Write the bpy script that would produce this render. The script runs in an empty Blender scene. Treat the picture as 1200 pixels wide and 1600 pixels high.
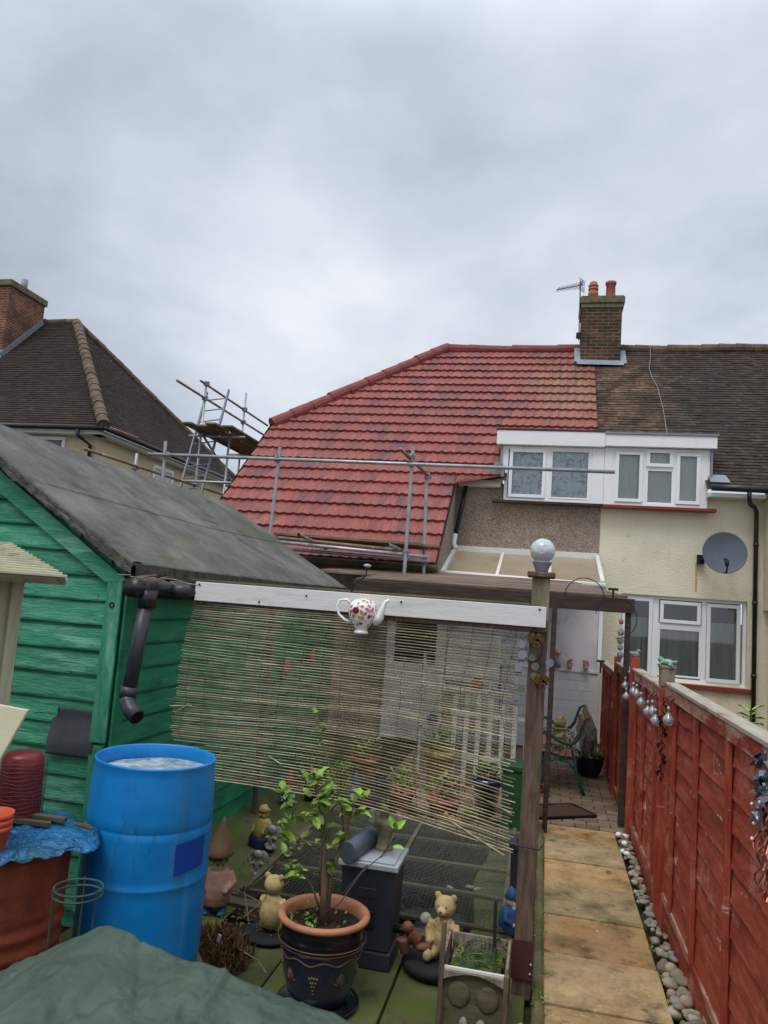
import bpy, bmesh, math, random
from mathutils import Vector, Matrix, noise
R = math.radians
rnd = random.Random(7)
sc = bpy.context.scene
col = sc.collection
# ------------------------------------------------------------------ camera
CAMZ = 1.95
cam_d = bpy.data.cameras.new('camera'); cam = bpy.data.objects.new('camera', cam_d); col.objects.link(cam); sc.camera = cam
yaw, pit, rol, FPX = R(-12.45), R(6.6), R(4.25), 1170.0
F = Vector((math.sin(yaw)*math.cos(pit), math.cos(yaw)*math.cos(pit), math.sin(pit)))
Rt = Vector((math.cos(yaw), -math.sin(yaw), 0)); U = Rt.cross(F)
rr = math.cos(rol)*Rt + math.sin(rol)*U; uu = -math.sin(rol)*Rt + math.cos(rol)*U
m = Matrix((rr, uu, -F)).transposed().to_4x4(); m.translation = (0, 0, CAMZ); cam.matrix_world = m
cam_d.sensor_fit = 'VERTICAL'; cam_d.sensor_height = 36; cam_d.sensor_width = 27; cam_d.lens = FPX/1600*36
cam_d.clip_end = 2000; cam_d.clip_start = .05
sc.render.resolution_x = 768; sc.render.resolution_y = 1024
# ------------------------------------------------------------------ light
sc.view_settings.view_transform = 'Standard'; sc.view_settings.look = 'None'
sc.view_settings.exposure = 0.55; sc.view_settings.gamma = 1
SUN_EL, SUN_AZ = R(62), R(200)
def world():
    w = bpy.data.worlds.new('World'); sc.world = w; w.use_nodes = True
    nt = w.node_tree; N = nt.nodes; L = nt.links; N.clear()
    out = N.new('ShaderNodeOutputWorld')
    sky = N.new('ShaderNodeTexSky'); sky.sky_type = 'NISHITA'; sky.sun_disc = False
    sky.sun_elevation = SUN_EL; sky.sun_rotation = SUN_AZ
    b1 = N.new('ShaderNodeBackground'); b1.inputs[1].default_value = .06; L.new(sky.outputs[0], b1.inputs[0])
    tc = N.new('ShaderNodeTexCoord'); sep = N.new('ShaderNodeSeparateXYZ'); L.new(tc.outputs['Generated'], sep.inputs[0])
    def mth(op, a, b=None):
        n = N.new('ShaderNodeMath'); n.operation = op
        for i, v in enumerate((a, b)):
            if v is None: continue
            if isinstance(v, (int, float)): n.inputs[i].default_value = v
            else: L.new(v, n.inputs[i])
        return n.outputs[0]
    zc = mth('MAXIMUM', sep.outputs[2], 0.0); zz = mth('ADD', zc, .42)
    px = mth('DIVIDE', sep.outputs[0], zz); py = mth('DIVIDE', sep.outputs[1], zz)
    cb = N.new('ShaderNodeCombineXYZ'); L.new(px, cb.inputs[0]); L.new(py, cb.inputs[1]); cb.inputs[2].default_value = 3.3
    n1 = N.new('ShaderNodeTexNoise'); n1.inputs['Scale'].default_value = 2.0; n1.inputs['Detail'].default_value = 10; n1.inputs['Roughness'].default_value = .52
    n1.inputs['Distortion'].default_value = .08
    L.new(cb.outputs[0], n1.inputs['Vector'])
    cr = N.new('ShaderNodeValToRGB'); L.new(n1.outputs[0], cr.inputs[0])
    e = cr.color_ramp.elements
    e[0].position = .31; e[0].color = (.36, .405, .48, 1); e[1].position = .70; e[1].color = (.72, .75, .80, 1)
    x = e.new(.45); x.color = (.48, .53, .605, 1); x = e.new(.56); x.color = (.585, .63, .70, 1)
    # an overcast sky is brighter overhead than near the horizon
    zs = N.new('ShaderNodeMapRange'); L.new(sep.outputs[2], zs.inputs[0])
    zs.inputs[1].default_value = .62; zs.inputs[2].default_value = 1.0; zs.inputs[3].default_value = .86; zs.inputs[4].default_value = 2.1
    b2 = N.new('ShaderNodeBackground'); L.new(cr.outputs[0], b2.inputs[0]); L.new(zs.outputs[0], b2.inputs[1])
    ad = N.new('ShaderNodeMixShader'); ad.inputs[0].default_value = .93
    L.new(b1.outputs[0], ad.inputs[1]); L.new(b2.outputs[0], ad.inputs[2]); L.new(ad.outputs[0], out.inputs[0])
world()
sd = bpy.data.lights.new('sun', 'SUN'); so = bpy.data.objects.new('sun', sd); col.objects.link(so)
sd.energy = 1.0; sd.angle = R(28); sd.color = (1, .97, .93)
so.rotation_euler = (Vector((math.cos(SUN_EL)*math.sin(SUN_AZ), math.cos(SUN_EL)*math.cos(SUN_AZ), math.sin(SUN_EL)))).to_track_quat('Z', 'Y').to_euler()
# ------------------------------------------------------------------ materials
def S(r, g, b):
    return tuple(((v/255)/12.92 if v/255 <= .04045 else ((v/255+.055)/1.055)**2.4) for v in (r, g, b)) + (1,)
MATS = {}
def mat(name, cols, scale=3, rough=.8, bump=.2, bscale=60, stretch=(1, 1, 1), detail=6, attr=False, metal=0, distort=0, spec=.3,
        patch=None, coat=0, trans=0, bdist=.004, kind='noise', nrough=.6, streak=None):
    """procedural surface: ramp over a (stretched) noise, optional second patch layer (col, scale, lo, hi, stretch), fine bump"""
    mt = bpy.data.materials.new(name); mt.use_nodes = True; nt = mt.node_tree; N = nt.nodes; L = nt.links
    bs = N['Principled BSDF']
    tc = N.new('ShaderNodeTexCoord'); mp = N.new('ShaderNodeMapping'); mp.inputs['Scale'].default_value = stretch
    L.new(tc.outputs['Object'], mp.inputs[0])
    nz = N.new('ShaderNodeTexNoise'); nz.inputs['Scale'].default_value = scale; nz.inputs['Detail'].default_value = detail
    nz.inputs['Roughness'].default_value = nrough; nz.inputs['Distortion'].default_value = distort
    L.new(mp.outputs[0], nz.inputs['Vector'])
    cr = N.new('ShaderNodeValToRGB'); L.new(nz.outputs[0], cr.inputs[0])
    e = cr.color_ramp.elements
    n = len(cols)
    e[0].position = .28; e[0].color = cols[0]; e[1].position = .72; e[1].color = cols[-1]
    for i in range(1, n-1):
        x = e.new(.28+.44*i/(n-1)); x.color = cols[i]
    c = cr.outputs[0]
    def mixc(fac, a, b, mode='MIX'):
        mx = N.new('ShaderNodeMix'); mx.data_type = 'RGBA'; mx.blend_type = mode
        if isinstance(fac, float): mx.inputs[0].default_value = fac
        else: L.new(fac, mx.inputs[0])
        for s, v in ((6, a), (7, b)):
            if isinstance(v, tuple): mx.inputs[s].default_value = v
            else: L.new(v, mx.inputs[s])
        return mx.outputs[2]
    for k, p in enumerate(patch or []):
        pc, ps, lo, hi, pst = p
        m2 = N.new('ShaderNodeMapping'); m2.inputs['Scale'].default_value = pst; m2.inputs['Location'].default_value = (k*7.3+1.7, k*3.1, k*5.7)
        L.new(tc.outputs['Object'], m2.inputs[0])
        n2 = N.new('ShaderNodeTexNoise'); n2.inputs['Scale'].default_value = ps; n2.inputs['Detail'].default_value = 8; n2.inputs['Roughness'].default_value = .68
        L.new(m2.outputs[0], n2.inputs['Vector'])
        mr = N.new('ShaderNodeMapRange'); mr.inputs[1].default_value = lo; mr.inputs[2].default_value = hi; L.new(n2.outputs[0], mr.inputs[0])
        c = mixc(mr.outputs[0], c, pc)
    if attr:
        at = N.new('ShaderNodeAttribute'); at.attribute_name = 'Col'
        c = mixc(1.0, c, at.outputs['Color'], 'MULTIPLY')
    L.new(c, bs.inputs['Base Color'])
    bs.inputs['Roughness'].default_value = rough; bs.inputs['Metallic'].default_value = metal
    bs.inputs['Specular IOR Level'].default_value = spec; bs.inputs['Coat Weight'].default_value = coat
    if coat: bs.inputs['Coat Roughness'].default_value = .15
    bs.inputs['Transmission Weight'].default_value = trans
    if bump:
        if kind == 'voronoi':
            bz = N.new('ShaderNodeTexVoronoi'); bz.inputs['Scale'].default_value = bscale; bo = bz.outputs['Distance']
            L.new(tc.outputs['Object'], bz.inputs['Vector'])
        else:
            bz = N.new('ShaderNodeTexNoise'); bz.inputs['Scale'].default_value = bscale; bz.inputs['Detail'].default_value = 5; bo = bz.outputs[0]
            L.new(mp.outputs[0], bz.inputs['Vector'])
        bp = N.new('ShaderNodeBump'); bp.inputs['Strength'].default_value = bump; bp.inputs['Distance'].default_value = bdist
        L.new(bo, bp.inputs['Height']); L.new(bp.outputs[0], bs.inputs['Normal'])
        if rough > .3:
            rm = N.new('ShaderNodeMapRange'); rm.inputs[3].default_value = rough-.12; rm.inputs[4].default_value = min(1, rough+.12)
            L.new(nz.outputs[0], rm.inputs[0]); L.new(rm.outputs[0], bs.inputs['Roughness'])
    MATS[name] = mt
    return mt
def dash_mat(name, cols, vs=110, patch=None):
    """pebbledash: every stone its own colour"""
    mt = mat(name, cols, scale=1.5, rough=.9, bump=.9, bscale=vs, kind='voronoi', bdist=.012, patch=patch)
    nt = mt.node_tree; N = nt.nodes; L = nt.links; bs = N['Principled BSDF']
    old = bs.inputs['Base Color'].links[0].from_socket
    tc = N.new('ShaderNodeTexCoord'); v = N.new('ShaderNodeTexVoronoi'); v.inputs['Scale'].default_value = vs*.6; L.new(tc.outputs['Object'], v.inputs['Vector'])
    sp = N.new('ShaderNodeSeparateColor'); L.new(v.outputs['Color'], sp.inputs[0])
    cr = N.new('ShaderNodeValToRGB'); L.new(sp.outputs[0], cr.inputs[0]); e = cr.color_ramp.elements
    e[0].color = (.5, .47, .45, 1); e[1].color = (1.45, 1.4, 1.34, 1); x = e.new(.5); x.color = (.95, .93, .9, 1)
    mx = N.new('ShaderNodeMix'); mx.data_type = 'RGBA'; mx.blend_type = 'MULTIPLY'; mx.inputs[0].default_value = .85
    L.new(old, mx.inputs[6]); L.new(cr.outputs[0], mx.inputs[7]); L.new(mx.outputs[2], bs.inputs['Base Color'])
    return mt
def brick_mat(name, c1, c2, mortar, plane='XZ', patch=None):
    mt = bpy.data.materials.new(name); mt.use_nodes = True; nt = mt.node_tree; N = nt.nodes; L = nt.links; bs = N['Principled BSDF']
    tc = N.new('ShaderNodeTexCoord'); sp = N.new('ShaderNodeSeparateXYZ'); cb = N.new('ShaderNodeCombineXYZ'); L.new(tc.outputs['Object'], sp.inputs[0])
    ad = N.new('ShaderNodeMath'); ad.operation = 'ADD'; L.new(sp.outputs[0], ad.inputs[0]); L.new(sp.outputs[1], ad.inputs[1])
    L.new(ad.outputs[0], cb.inputs[0]); L.new(sp.outputs[2], cb.inputs[1])
    b = N.new('ShaderNodeTexBrick'); L.new(cb.outputs[0], b.inputs['Vector']); b.inputs['Scale'].default_value = 1
    b.inputs['Brick Width'].default_value = .225; b.inputs['Row Height'].default_value = .075; b.inputs['Mortar Size'].default_value = .010
    b.inputs['Color1'].default_value = c1; b.inputs['Color2'].default_value = c2; b.inputs['Mortar'].default_value = mortar; b.inputs['Bias'].default_value = -.1
    nz = N.new('ShaderNodeTexNoise'); nz.inputs['Scale'].default_value = 2.2; nz.inputs['Detail'].default_value = 9; nz.inputs['Roughness'].default_value = .7; L.new(tc.outputs['Object'], nz.inputs['Vector'])
    cr = N.new('ShaderNodeValToRGB'); L.new(nz.outputs[0], cr.inputs[0]); e = cr.color_ramp.elements
    e[0].position = .35; e[0].color = (.33, .31, .28, 1); e[1].position = .66; e[1].color = (1.25, 1.15, 1.05, 1)
    mx = N.new('ShaderNodeMix'); mx.data_type = 'RGBA'; mx.blend_type = 'MULTIPLY'; mx.inputs[0].default_value = 1
    L.new(b.outputs[0], mx.inputs[6]); L.new(cr.outputs[0], mx.inputs[7]); L.new(mx.outputs[2], bs.inputs['Base Color'])
    bp = N.new('ShaderNodeBump'); bp.inputs['Strength'].default_value = .8; bp.inputs['Distance'].default_value = .012; bp.invert = True
    L.new(b.outputs['Fac'], bp.inputs['Height']); L.new(bp.outputs[0], bs.inputs['Normal']); bs.inputs['Roughness'].default_value = .9
    MATS[name] = mt; return mt
def glass_mat(name, tint=(.9, .93, .92, 1), refl=.10, rough=.02):
    mt = bpy.data.materials.new(name); mt.use_nodes = True; nt = mt.node_tree; N = nt.nodes; L = nt.links; N.clear()
    out = N.new('ShaderNodeOutputMaterial'); t = N.new('ShaderNodeBsdfTransparent'); t.inputs[0].default_value = tint
    g = N.new('ShaderNodeBsdfGlossy'); g.inputs['Roughness'].default_value = rough
    fr = N.new('ShaderNodeFresnel'); fr.inputs[0].default_value = 1.5
    ad = N.new('ShaderNodeMath'); ad.operation = 'ADD'; ad.inputs[1].default_value = refl; ad.use_clamp = True; L.new(fr.outputs[0], ad.inputs[0])
    mx = N.new('ShaderNodeMixShader'); L.new(ad.outputs[0], mx.inputs[0]); L.new(t.outputs[0], mx.inputs[1]); L.new(g.outputs[0], mx.inputs[2]); L.new(mx.outputs[0], out.inputs[0])
    MATS[name] = mt; return mt
M = MATS
XS = (1, 8, 8)     # grain along X
YS = (8, 1, 8); ZS = (8, 8, 1)
mat('red_tile', [S(102, 58, 54), S(138, 72, 64), S(162, 88, 76)], 7, .55, .3, 90, attr=True, stretch=(7, 1, 1), patch=[(S(112, 66, 70), 2.2, .55, .72, (4, .7, .7)), (S(178, 128, 104), 1.0, .62, .82, (1, 1, 1)), (S(190, 150, 130), 34, .66, .74, (1, 1, 1))], bdist=.002, spec=.4)
mat('red_ridge', [S(122, 62, 60), S(142, 78, 74)], 5, .7, .3, 80)
mat('brown_tile', [S(40, 35, 30), S(60, 51, 43), S(78, 67, 56)], 9, .92, .5, 90, attr=True, patch=[(S(104, 84, 66), .8, .62, .82, (1, 1, 1)), (S(92, 94, 66), 3.5, .62, .75, (1, 1, 1))])
mat('dark_tile', [S(30, 25, 21), S(46, 38, 32), S(60, 49, 41)], 9, .92, .5, 90, attr=True, patch=[(S(44, 38, 34), 1.1, .5, .7, (1, 1, 1))])
mat('old_ridge', [S(78, 64, 54), S(104, 86, 72), S(124, 103, 86)], 6, .9, .5, 50, patch=[(S(70, 62, 50), 3, .52, .66, (1, 1, 1))])
dash_mat('pebbledash', [S(150, 134, 122), S(168, 153, 140), S(178, 164, 150)], 105, patch=[(S(120, 108, 92), .8, .6, .8, (1, 1, .5))])
mat('cream_render', [S(218, 208, 180), S(232, 222, 196), S(238, 229, 206)], 1.4, .9, .75, 34, bdist=.014, patch=[(S(184, 170, 134), 1.3, .54, .78, (1, 1, .45)), (S(170, 158, 128), 2.2, .60, .76, (3, 1, .25)), (S(196, 186, 150), 6, .62, .75, (1, 1, 1))])
mat('cream_render_far', [S(208, 192, 158), S(220, 206, 172)], 1.4, .9, .5, 30, bdist=.01, patch=[(S(184, 166, 130), 1.2, .56, .8, (1, 1, .45))])
mat('upvc', [S(234, 236, 236), S(241, 242, 241)], 4, .35, .04, 20, spec=.5, patch=[(S(206, 204, 194), 3, .62, .8, (1, 1, .4))])
mat('white_fascia', [S(206, 206, 198), S(222, 222, 214)], 3, .6, .2, 40, stretch=XS, patch=[(S(150, 146, 130), 4, .62, .78, (.5, 1, 1))])
mat('red_sill', [S(122, 48, 40), S(140, 62, 52)], 8, .6, .3, 50, patch=[(S(92, 52, 42), 5, .55, .7, (1, 1, 1))])
mat('black_plastic', [S(26, 26, 28), S(38, 38, 41)], 6, .38, .1, 60, spec=.5, patch=[(S(66, 64, 58), 5, .60, .78, (1, 1, 1))])
mat('grey_pipe', [S(46, 48, 54), S(58, 60, 66)], 5, .42, .1, 50, spec=.5, patch=[(S(76, 78, 80), 6, .6, .75, (1, 1, 1))])
mat('lead', [S(120, 126, 134), S(146, 152, 160)], 5, .6, .3, 30, metal=.2)
brick_mat('chimney_brick', S(98, 64, 46), S(58, 46, 37), S(116, 110, 92))
brick_mat('far_brick', S(136, 80, 58), S(104, 62, 48), S(150, 136, 116))
brick_mat('wall_brick', S(150, 100, 78), S(120, 84, 66), S(150, 140, 124))
mat('moss_concrete', [S(84, 82, 66), S(112, 106, 84), S(128, 120, 98)], 9, .95, .7, 60, patch=[(S(86, 92, 52), 5, .5, .64, (1, 1, 1))])
mat('terracotta', [S(142, 80, 62), S(166, 98, 78), S(178, 114, 94)], 7, .75, .2, 70, patch=[(S(200, 160, 132), 5, .62, .76, (1, 1, 1))])
mat('terracotta_rim', [S(156, 100, 74), S(184, 124, 94), S(192, 134, 104)], 7, .6, .15, 70, patch=[(S(160, 104, 76), 9, .58, .7, (1, 1, 1))])
mat('galv', [S(138, 142, 146), S(166, 170, 172), S(182, 184, 186)], 8, .42, .2, 60, metal=.55, patch=[(S(126, 98, 78), 7, .60, .74, (1, 1, 1))])
mat('rust_tube', [S(124, 92, 78), S(150, 116, 98)], 8, .7, .3, 60, metal=.2, patch=[(S(160, 160, 160), 5, .52, .66, (1, 1, 1))])
mat('scaffold_board', [S(96, 78, 60), S(136, 112, 86), S(150, 128, 102)], 5, .9, .4, 40, stretch=XS, patch=[(S(72, 60, 48), 4, .55, .7, (.5, 1, 1))])
def greenwood(name, st):
    return mat(name, [S(38, 108, 80), S(60, 144, 110), S(84, 164, 130)], 3.2, .62, .9, 16, stretch=st, detail=9, distort=.6, nrough=.65, bdist=.006, spec=.35, attr=True,
        patch=[(S(116, 176, 154), 2.6, .53, .66, tuple(v*.8 for v in st)), (S(30, 74, 58), 1.1, .56, .74, (1, 1, 1.6)), (S(18, 66, 52), 5.5, .61, .68, tuple(v*1.3 if v > 2 else v for v in st)), (S(70, 110, 84), 1.3, .60, .80, (1, 1, 1))])
greenwood('green_front', (1.0, 6, 6)); greenwood('green_trim', (5, 5, 1.2))
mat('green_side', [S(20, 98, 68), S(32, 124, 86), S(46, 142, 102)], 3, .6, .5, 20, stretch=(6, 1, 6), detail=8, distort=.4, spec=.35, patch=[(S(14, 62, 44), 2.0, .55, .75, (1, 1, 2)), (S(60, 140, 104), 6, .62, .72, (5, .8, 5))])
mat('felt', [S(70, 70, 66), S(100, 99, 94), S(128, 126, 117)], 2.2, .95, 1.0, 200, nrough=.7, bdist=.003, patch=[(S(78, 86, 62), 1.6, .50, .70, (1, .5, 1)), (S(62, 62, 58), 5, .56, .72, (1, .4, 1)), (S(150, 146, 134), 40, .60, .72, (1, 1, 1))])
mat('felt_patch', [S(72, 74, 76), S(88, 90, 92)], 5, .95, .8, 300, patch=[(S(108, 108, 106), 60, .58, .7, (1, 1, 1))])
mat('felt_edge', [S(44, 46, 42), S(74, 74, 66), S(96, 94, 84)], 12, .97, 1, 60, bdist=.01, patch=[(S(88, 94, 62), 8, .56, .7, (1, 1, 1))])
mat('white_board', [S(202, 200, 196), S(222, 220, 217), S(212, 210, 206)], 3, .55, .35, 22, stretch=(1, 9, 9), patch=[(S(176, 172, 164), 3.5, .56, .8, (.7, 3, 3)), (S(150, 134, 112), 6, .69, .76, (.7, 4, 4))])
mat('grey_wood', [S(98, 88, 76), S(132, 120, 104), S(154, 142, 124)], 4, .9, .6, 20, stretch=ZS, distort=.5, bdist=.006, patch=[(S(92, 96, 62), 2.4, .54, .70, (1, 1, .6)), (S(66, 56, 46), 5, .6, .68, (9, 9, 1))])
mat('brown_wood', [S(70, 58, 49), S(100, 84, 72), S(124, 108, 94)], 4, .85, .6, 20, stretch=ZS, distort=.6, bdist=.006, patch=[(S(140, 120, 100), 3.2, .56, .72, (3, 3, .8)), (S(54, 38, 32), 5, .6, .68, (9, 9, 1))])
mat('dark_beam', [S(48, 38, 32), S(66, 54, 46), S(84, 70, 60)], 4, .85, .5, 20, stretch=(1, 9, 9), distort=.3)
mat('roof_slat', [S(88, 74, 64), S(122, 104, 90), S(146, 128, 112)], 3, .85, .6, 20, stretch=(.6, 14, 14), attr=True, patch=[(S(70, 54, 44), 1.5, .5, .7, (1, 1, 1))])
def redwood(name, st):
    return mat(name, [S(126, 48, 34), S(160, 68, 50), S(182, 98, 76)], 2.6, .72, .55, 18, stretch=st, distort=.5, bdist=.005, nrough=.65,
        patch=[(S(186, 118, 98), 2.0, .55, .68, (1, 2.0, 2.6)), (S(200, 178, 156), 2.2, .625, .67, (1, 2.0, 4)), (S(92, 26, 20), 2.2, .58, .72, (2, 1.3, 2))])
redwood('red_board', (8, 1, 8)); redwood('red_post', (8, 8, 1))
mat('worn_rail', [S(140, 84, 70), S(172, 128, 108), S(190, 162, 142)], 4, .8, .5, 24, stretch=YS, patch=[(S(142, 48, 38), 2.6, .48, .58, (3, 1, 3))])
mat('rail_top', [S(150, 142, 126), S(176, 168, 152)], 4, .85, .5, 24, stretch=YS, patch=[(S(150, 84, 66), 3, .56, .66, (3, 1, 3))])
mat('slab', [S(134, 114, 86), S(172, 150, 114), S(194, 172, 136)], 5, .88, .7, 150, attr=True, nrough=.78, patch=[(S(96, 90, 56), 2.6, .50, .70, (1, 1, 1)), (S(170, 122, 78), 2.0, .54, .72, (1, 1, 1)), (S(84, 76, 60), 7, .56, .72, (1, 1, 1)), (S(206, 192, 166), 14, .62, .72, (1, 1, 1)), (S(70, 62, 50), 60, .62, .70, (1, 1, 1))])
mat('moss_slab', [S(60, 64, 40), S(84, 86, 52), S(104, 102, 68)], 3, .85, .5, 90, nrough=.7, attr=True, patch=[(S(76, 92, 34), 2.4, .46, .64, (1, 1, 1)), (S(56, 52, 40), 6, .56, .70, (1, 1, 1))])
mat('block_paving', [S(128, 112, 96), S(150, 132, 114)], 6, .9, .5, 90, attr=True, patch=[(S(112, 108, 84), 2.5, .52, .72, (1, 1, 1))])
mat('soil', [S(38, 32, 24), S(58, 50, 38), S(74, 70, 46)], 8, .95, 1, 70, bdist=.02, patch=[(S(58, 70, 32), 3, .54, .66, (1, 1, 1))])
mat('green_tarp', [S(48, 63, 52), S(61, 78, 65), S(75, 92, 78)], 2.5, .5, .9, 9, spec=.4, distort=1.2, bdist=.014, patch=[(S(58, 74, 58), 4, .54, .66, (1, 1, 1)), (S(50, 62, 44), 9, .64, .70, (1, 1, 1)), (S(112, 130, 116), 3.1, .58, .76, (1, 1, 1))])
def creases(name, sc_, st_, dist):
    nt = MATS[name].node_tree; N = nt.nodes; L = nt.links; bs = N['Principled BSDF']
    tc = N.new('ShaderNodeTexCoord'); nz = N.new('ShaderNodeTexNoise'); nz.inputs['Scale'].default_value = 3; nz.inputs['Detail'].default_value = 4; L.new(tc.outputs['Object'], nz.inputs['Vector'])
    va = N.new('ShaderNodeVectorMath'); va.operation = 'SCALE'; va.inputs['Scale'].default_value = .5; L.new(nz.outputs['Color'], va.inputs[0])
    vb = N.new('ShaderNodeVectorMath'); vb.operation = 'ADD'; L.new(tc.outputs['Object'], vb.inputs[0]); L.new(va.outputs[0], vb.inputs[1])
    prev = bs.inputs['Normal'].links[0].from_socket
    for k in (1, 2.1):
        v = N.new('ShaderNodeTexVoronoi'); v.feature = 'DISTANCE_TO_EDGE'; v.inputs['Scale'].default_value = sc_*k; L.new(vb.outputs[0], v.inputs['Vector'])
        mr = N.new('ShaderNodeMapRange'); mr.interpolation_type = 'SMOOTHSTEP'; mr.inputs[1].default_value = 0; mr.inputs[2].default_value = .09; mr.inputs[3].default_value = 1; mr.inputs[4].default_value = 0; L.new(v.outputs['Distance'], mr.inputs[0])
        bp = N.new('ShaderNodeBump'); bp.inputs['Strength'].default_value = st_/k**.5; bp.inputs['Distance'].default_value = dist/k; L.new(mr.outputs[0], bp.inputs['Height']); L.new(prev, bp.inputs['Normal']); prev = bp.outputs[0]
    L.new(prev, bs.inputs['Normal'])
creases('green_tarp', 2.0, .40, .02)
mat('blue_drum', [S(8, 108, 176), S(12, 124, 194), S(30, 136, 204)], 2.5, .38, .1, 20, spec=.5, attr=True, patch=[(S(84, 150, 192), 2.6, .56, .8, (3, 3, .5)), (S(16, 84, 140), 5, .60, .72, (2, 2, .6)), (S(150, 176, 190), 30, .68, .72, (1, 1, .25))])
mat('drum_label', [S(10, 62, 150), S(14, 74, 166)], 5, .45, .05, 20)
mat('scum', [S(110, 130, 142), S(160, 172, 178), S(188, 194, 196)], 22, .5, .6, 90, patch=[(S(70, 110, 140), 9, .5, .64, (1, 1, 1))])
mat('rusty', [S(76, 36, 24), S(118, 56, 36), S(144, 74, 48)], 4, .85, .6, 50, nrough=.75, patch=[(S(62, 34, 26), 3, .54, .70, (1, 1, .6)), (S(180, 104, 62), 8, .62, .72, (1, 1, 1))])
mat('blue_tarp', [S(14, 66, 100), S(22, 90, 136), S(40, 124, 180)], 5, .4, .6, 16, spec=.5, bdist=.02, distort=1, patch=[(S(24, 84, 96), 3, .48, .66, (1, 1, 1)), (S(120, 180, 220), 9, .68, .74, (1, 1, 1))])
creases('blue_tarp', 9, .6, .015)
mat('cabinet', [S(150, 150, 120), S(176, 174, 144), S(186, 184, 156)], 3, .75, .3, 24, stretch=ZS, patch=[(S(122, 124, 94), 2.5, .56, .74, (2, 2, .6))])
mat('cabinet_roof', [S(176, 172, 140), S(206, 202, 174)], 3, .7, .3, 30, stretch=(1, 4, 4), patch=[(S(110, 104, 76), 4, .54, .70, (1, 1, 1))])
mat('cream_board', [S(196, 190, 158), S(214, 208, 178)], 4, .75, .3, 40, patch=[(S(160, 158, 120), 5, .58, .72, (1, 1, 1))])
mat('maroon_plastic', [S(96, 12, 20), S(124, 20, 28)], 5, .45, .2, 40, spec=.5)
mat('orange_plastic', [S(184, 72, 40), S(206, 92, 56)], 5, .55, .15, 40, attr=True)
mat('reed', [S(118, 106, 84), S(162, 150, 124), S(200, 190, 166)], 26, .75, .3, 60, stretch=(.35, 3, 3), attr=True, patch=[(S(98, 96, 66), 2.0, .50, .68, (1, 1, 1))])
mat('thread', [S(44, 46, 38), S(60, 62, 50)], 9, .9, 0)
mat('glaze_blue', [S(20, 22, 46), S(30, 34, 66), S(24, 26, 44)], 5, .16, .1, 20, spec=.6, coat=.5, patch=[(S(46, 60, 104), 3, .58, .74, (1, 1, 1))])
mat('glaze_band', [S(18, 18, 28), S(26, 26, 38)], 5, .2, .1, 20, spec=.6)
mat('glaze_relief', [S(120, 92, 58), S(84, 70, 70)], 20, .35, .2, 40)
mat('compost', [S(38, 26, 20), S(66, 46, 36)], 40, .95, 1, 60, bdist=.03)
mat('leaf', [S(92, 128, 48), S(124, 158, 66), S(150, 182, 88)], 14, .45, .1, 60, attr=True, spec=.4)
mat('bark', [S(96, 80, 66), S(128, 110, 92)], 12, .9, .6, 50, stretch=ZS)
mat('heather', [S(120, 110, 60), S(140, 130, 76)], 14, .9, 0, attr=True)
mat('stone_bear', [S(156, 132, 86), S(190, 166, 116), S(210, 190, 144)], 14, .9, .7, 90, bdist=.004, patch=[(S(116, 94, 60), 16, .56, .70, (1, 1, 1)), (S(120, 112, 64), 4, .62, .76, (1, 1, 1))])
mat('stone_grey', [S(112, 108, 100), S(150, 146, 138), S(178, 174, 166)], 22, .9, .7, 90, bdist=.004, patch=[(S(80, 80, 64), 7, .52, .68, (1, 1, 1))])
mat('stone_moss', [S(118, 112, 88), S(150, 144, 118), S(168, 162, 138)], 16, .92, .7, 80, bdist=.004, patch=[(S(92, 98, 58), 5, .5, .66, (1, 1, 1))])
def paint(name, c, rough=.55): 
    return mat(name, [tuple(v*.62 for v in c[:3])+(1,), c, tuple(min(1, v*1.25) for v in c[:3])+(1,)], 12, rough, .3, 60, patch=[(tuple(v*.4+.03 for v in c[:3])+(1,), 9, .58, .74, (1, 1, 1))])
for nm, c in dict(p_red=S(146, 44, 42), p_green=S(36, 76, 48), p_blue=S(48, 84, 128), p_yellow=S(160, 142, 78), p_white=S(206, 204, 198), p_pink=S(160, 122, 108),
                  p_brown=S(112, 74, 54), p_skin=S(196, 150, 124), p_hat=S(120, 96, 70), p_navy=S(26, 34, 58), p_teal=S(40, 92, 84), p_purple=S(110, 84, 124), p_gold=S(188, 146, 72)).items(): paint(nm, c)
mat('box_black', [S(38, 42, 52), S(52, 56, 68)], 3, .45, .15, 40, spec=.5, patch=[(S(68, 70, 72), 4, .58, .78, (1, 1, .7))])
mat('box_lid', [S(150, 154, 160), S(176, 180, 186)], 4, .4, .1, 40, spec=.5, patch=[(S(116, 118, 112), 5, .56, .72, (1, 1, 1))])
mat('pump_grey', [S(66, 78, 88), S(88, 100, 110)], 5, .4, .15, 40, spec=.5, patch=[(S(58, 84, 72), 6, .58, .72, (1, 1, 1))])
mat('wire', [S(70, 72, 64), S(96, 98, 88)], 30, .5, 0, metal=.5)
mat('wire_green', [S(40, 62, 54), S(62, 86, 74)], 20, .5, 0)
mat('pond_wood', [S(72, 64, 50), S(98, 90, 70), S(112, 104, 82)], 4, .9, .5, 24, stretch=XS, patch=[(S(74, 80, 44), 3, .5, .68, (1, 1, 1))])
mat('pond_water', [S(12, 14, 12), S(20, 23, 20)], 3, .22, .25, 5, spec=.25, bdist=.01)
mat('pond_liner', [S(22, 24, 24), S(38, 40, 40)], 4, .5, .5, 12, bdist=.02)
mat('bench_green', [S(18, 78, 74), S(28, 100, 94)], 12, .5, .3, 60, spec=.5, patch=[(S(60, 80, 70), 8, .6, .72, (1, 1, 1))])
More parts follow.
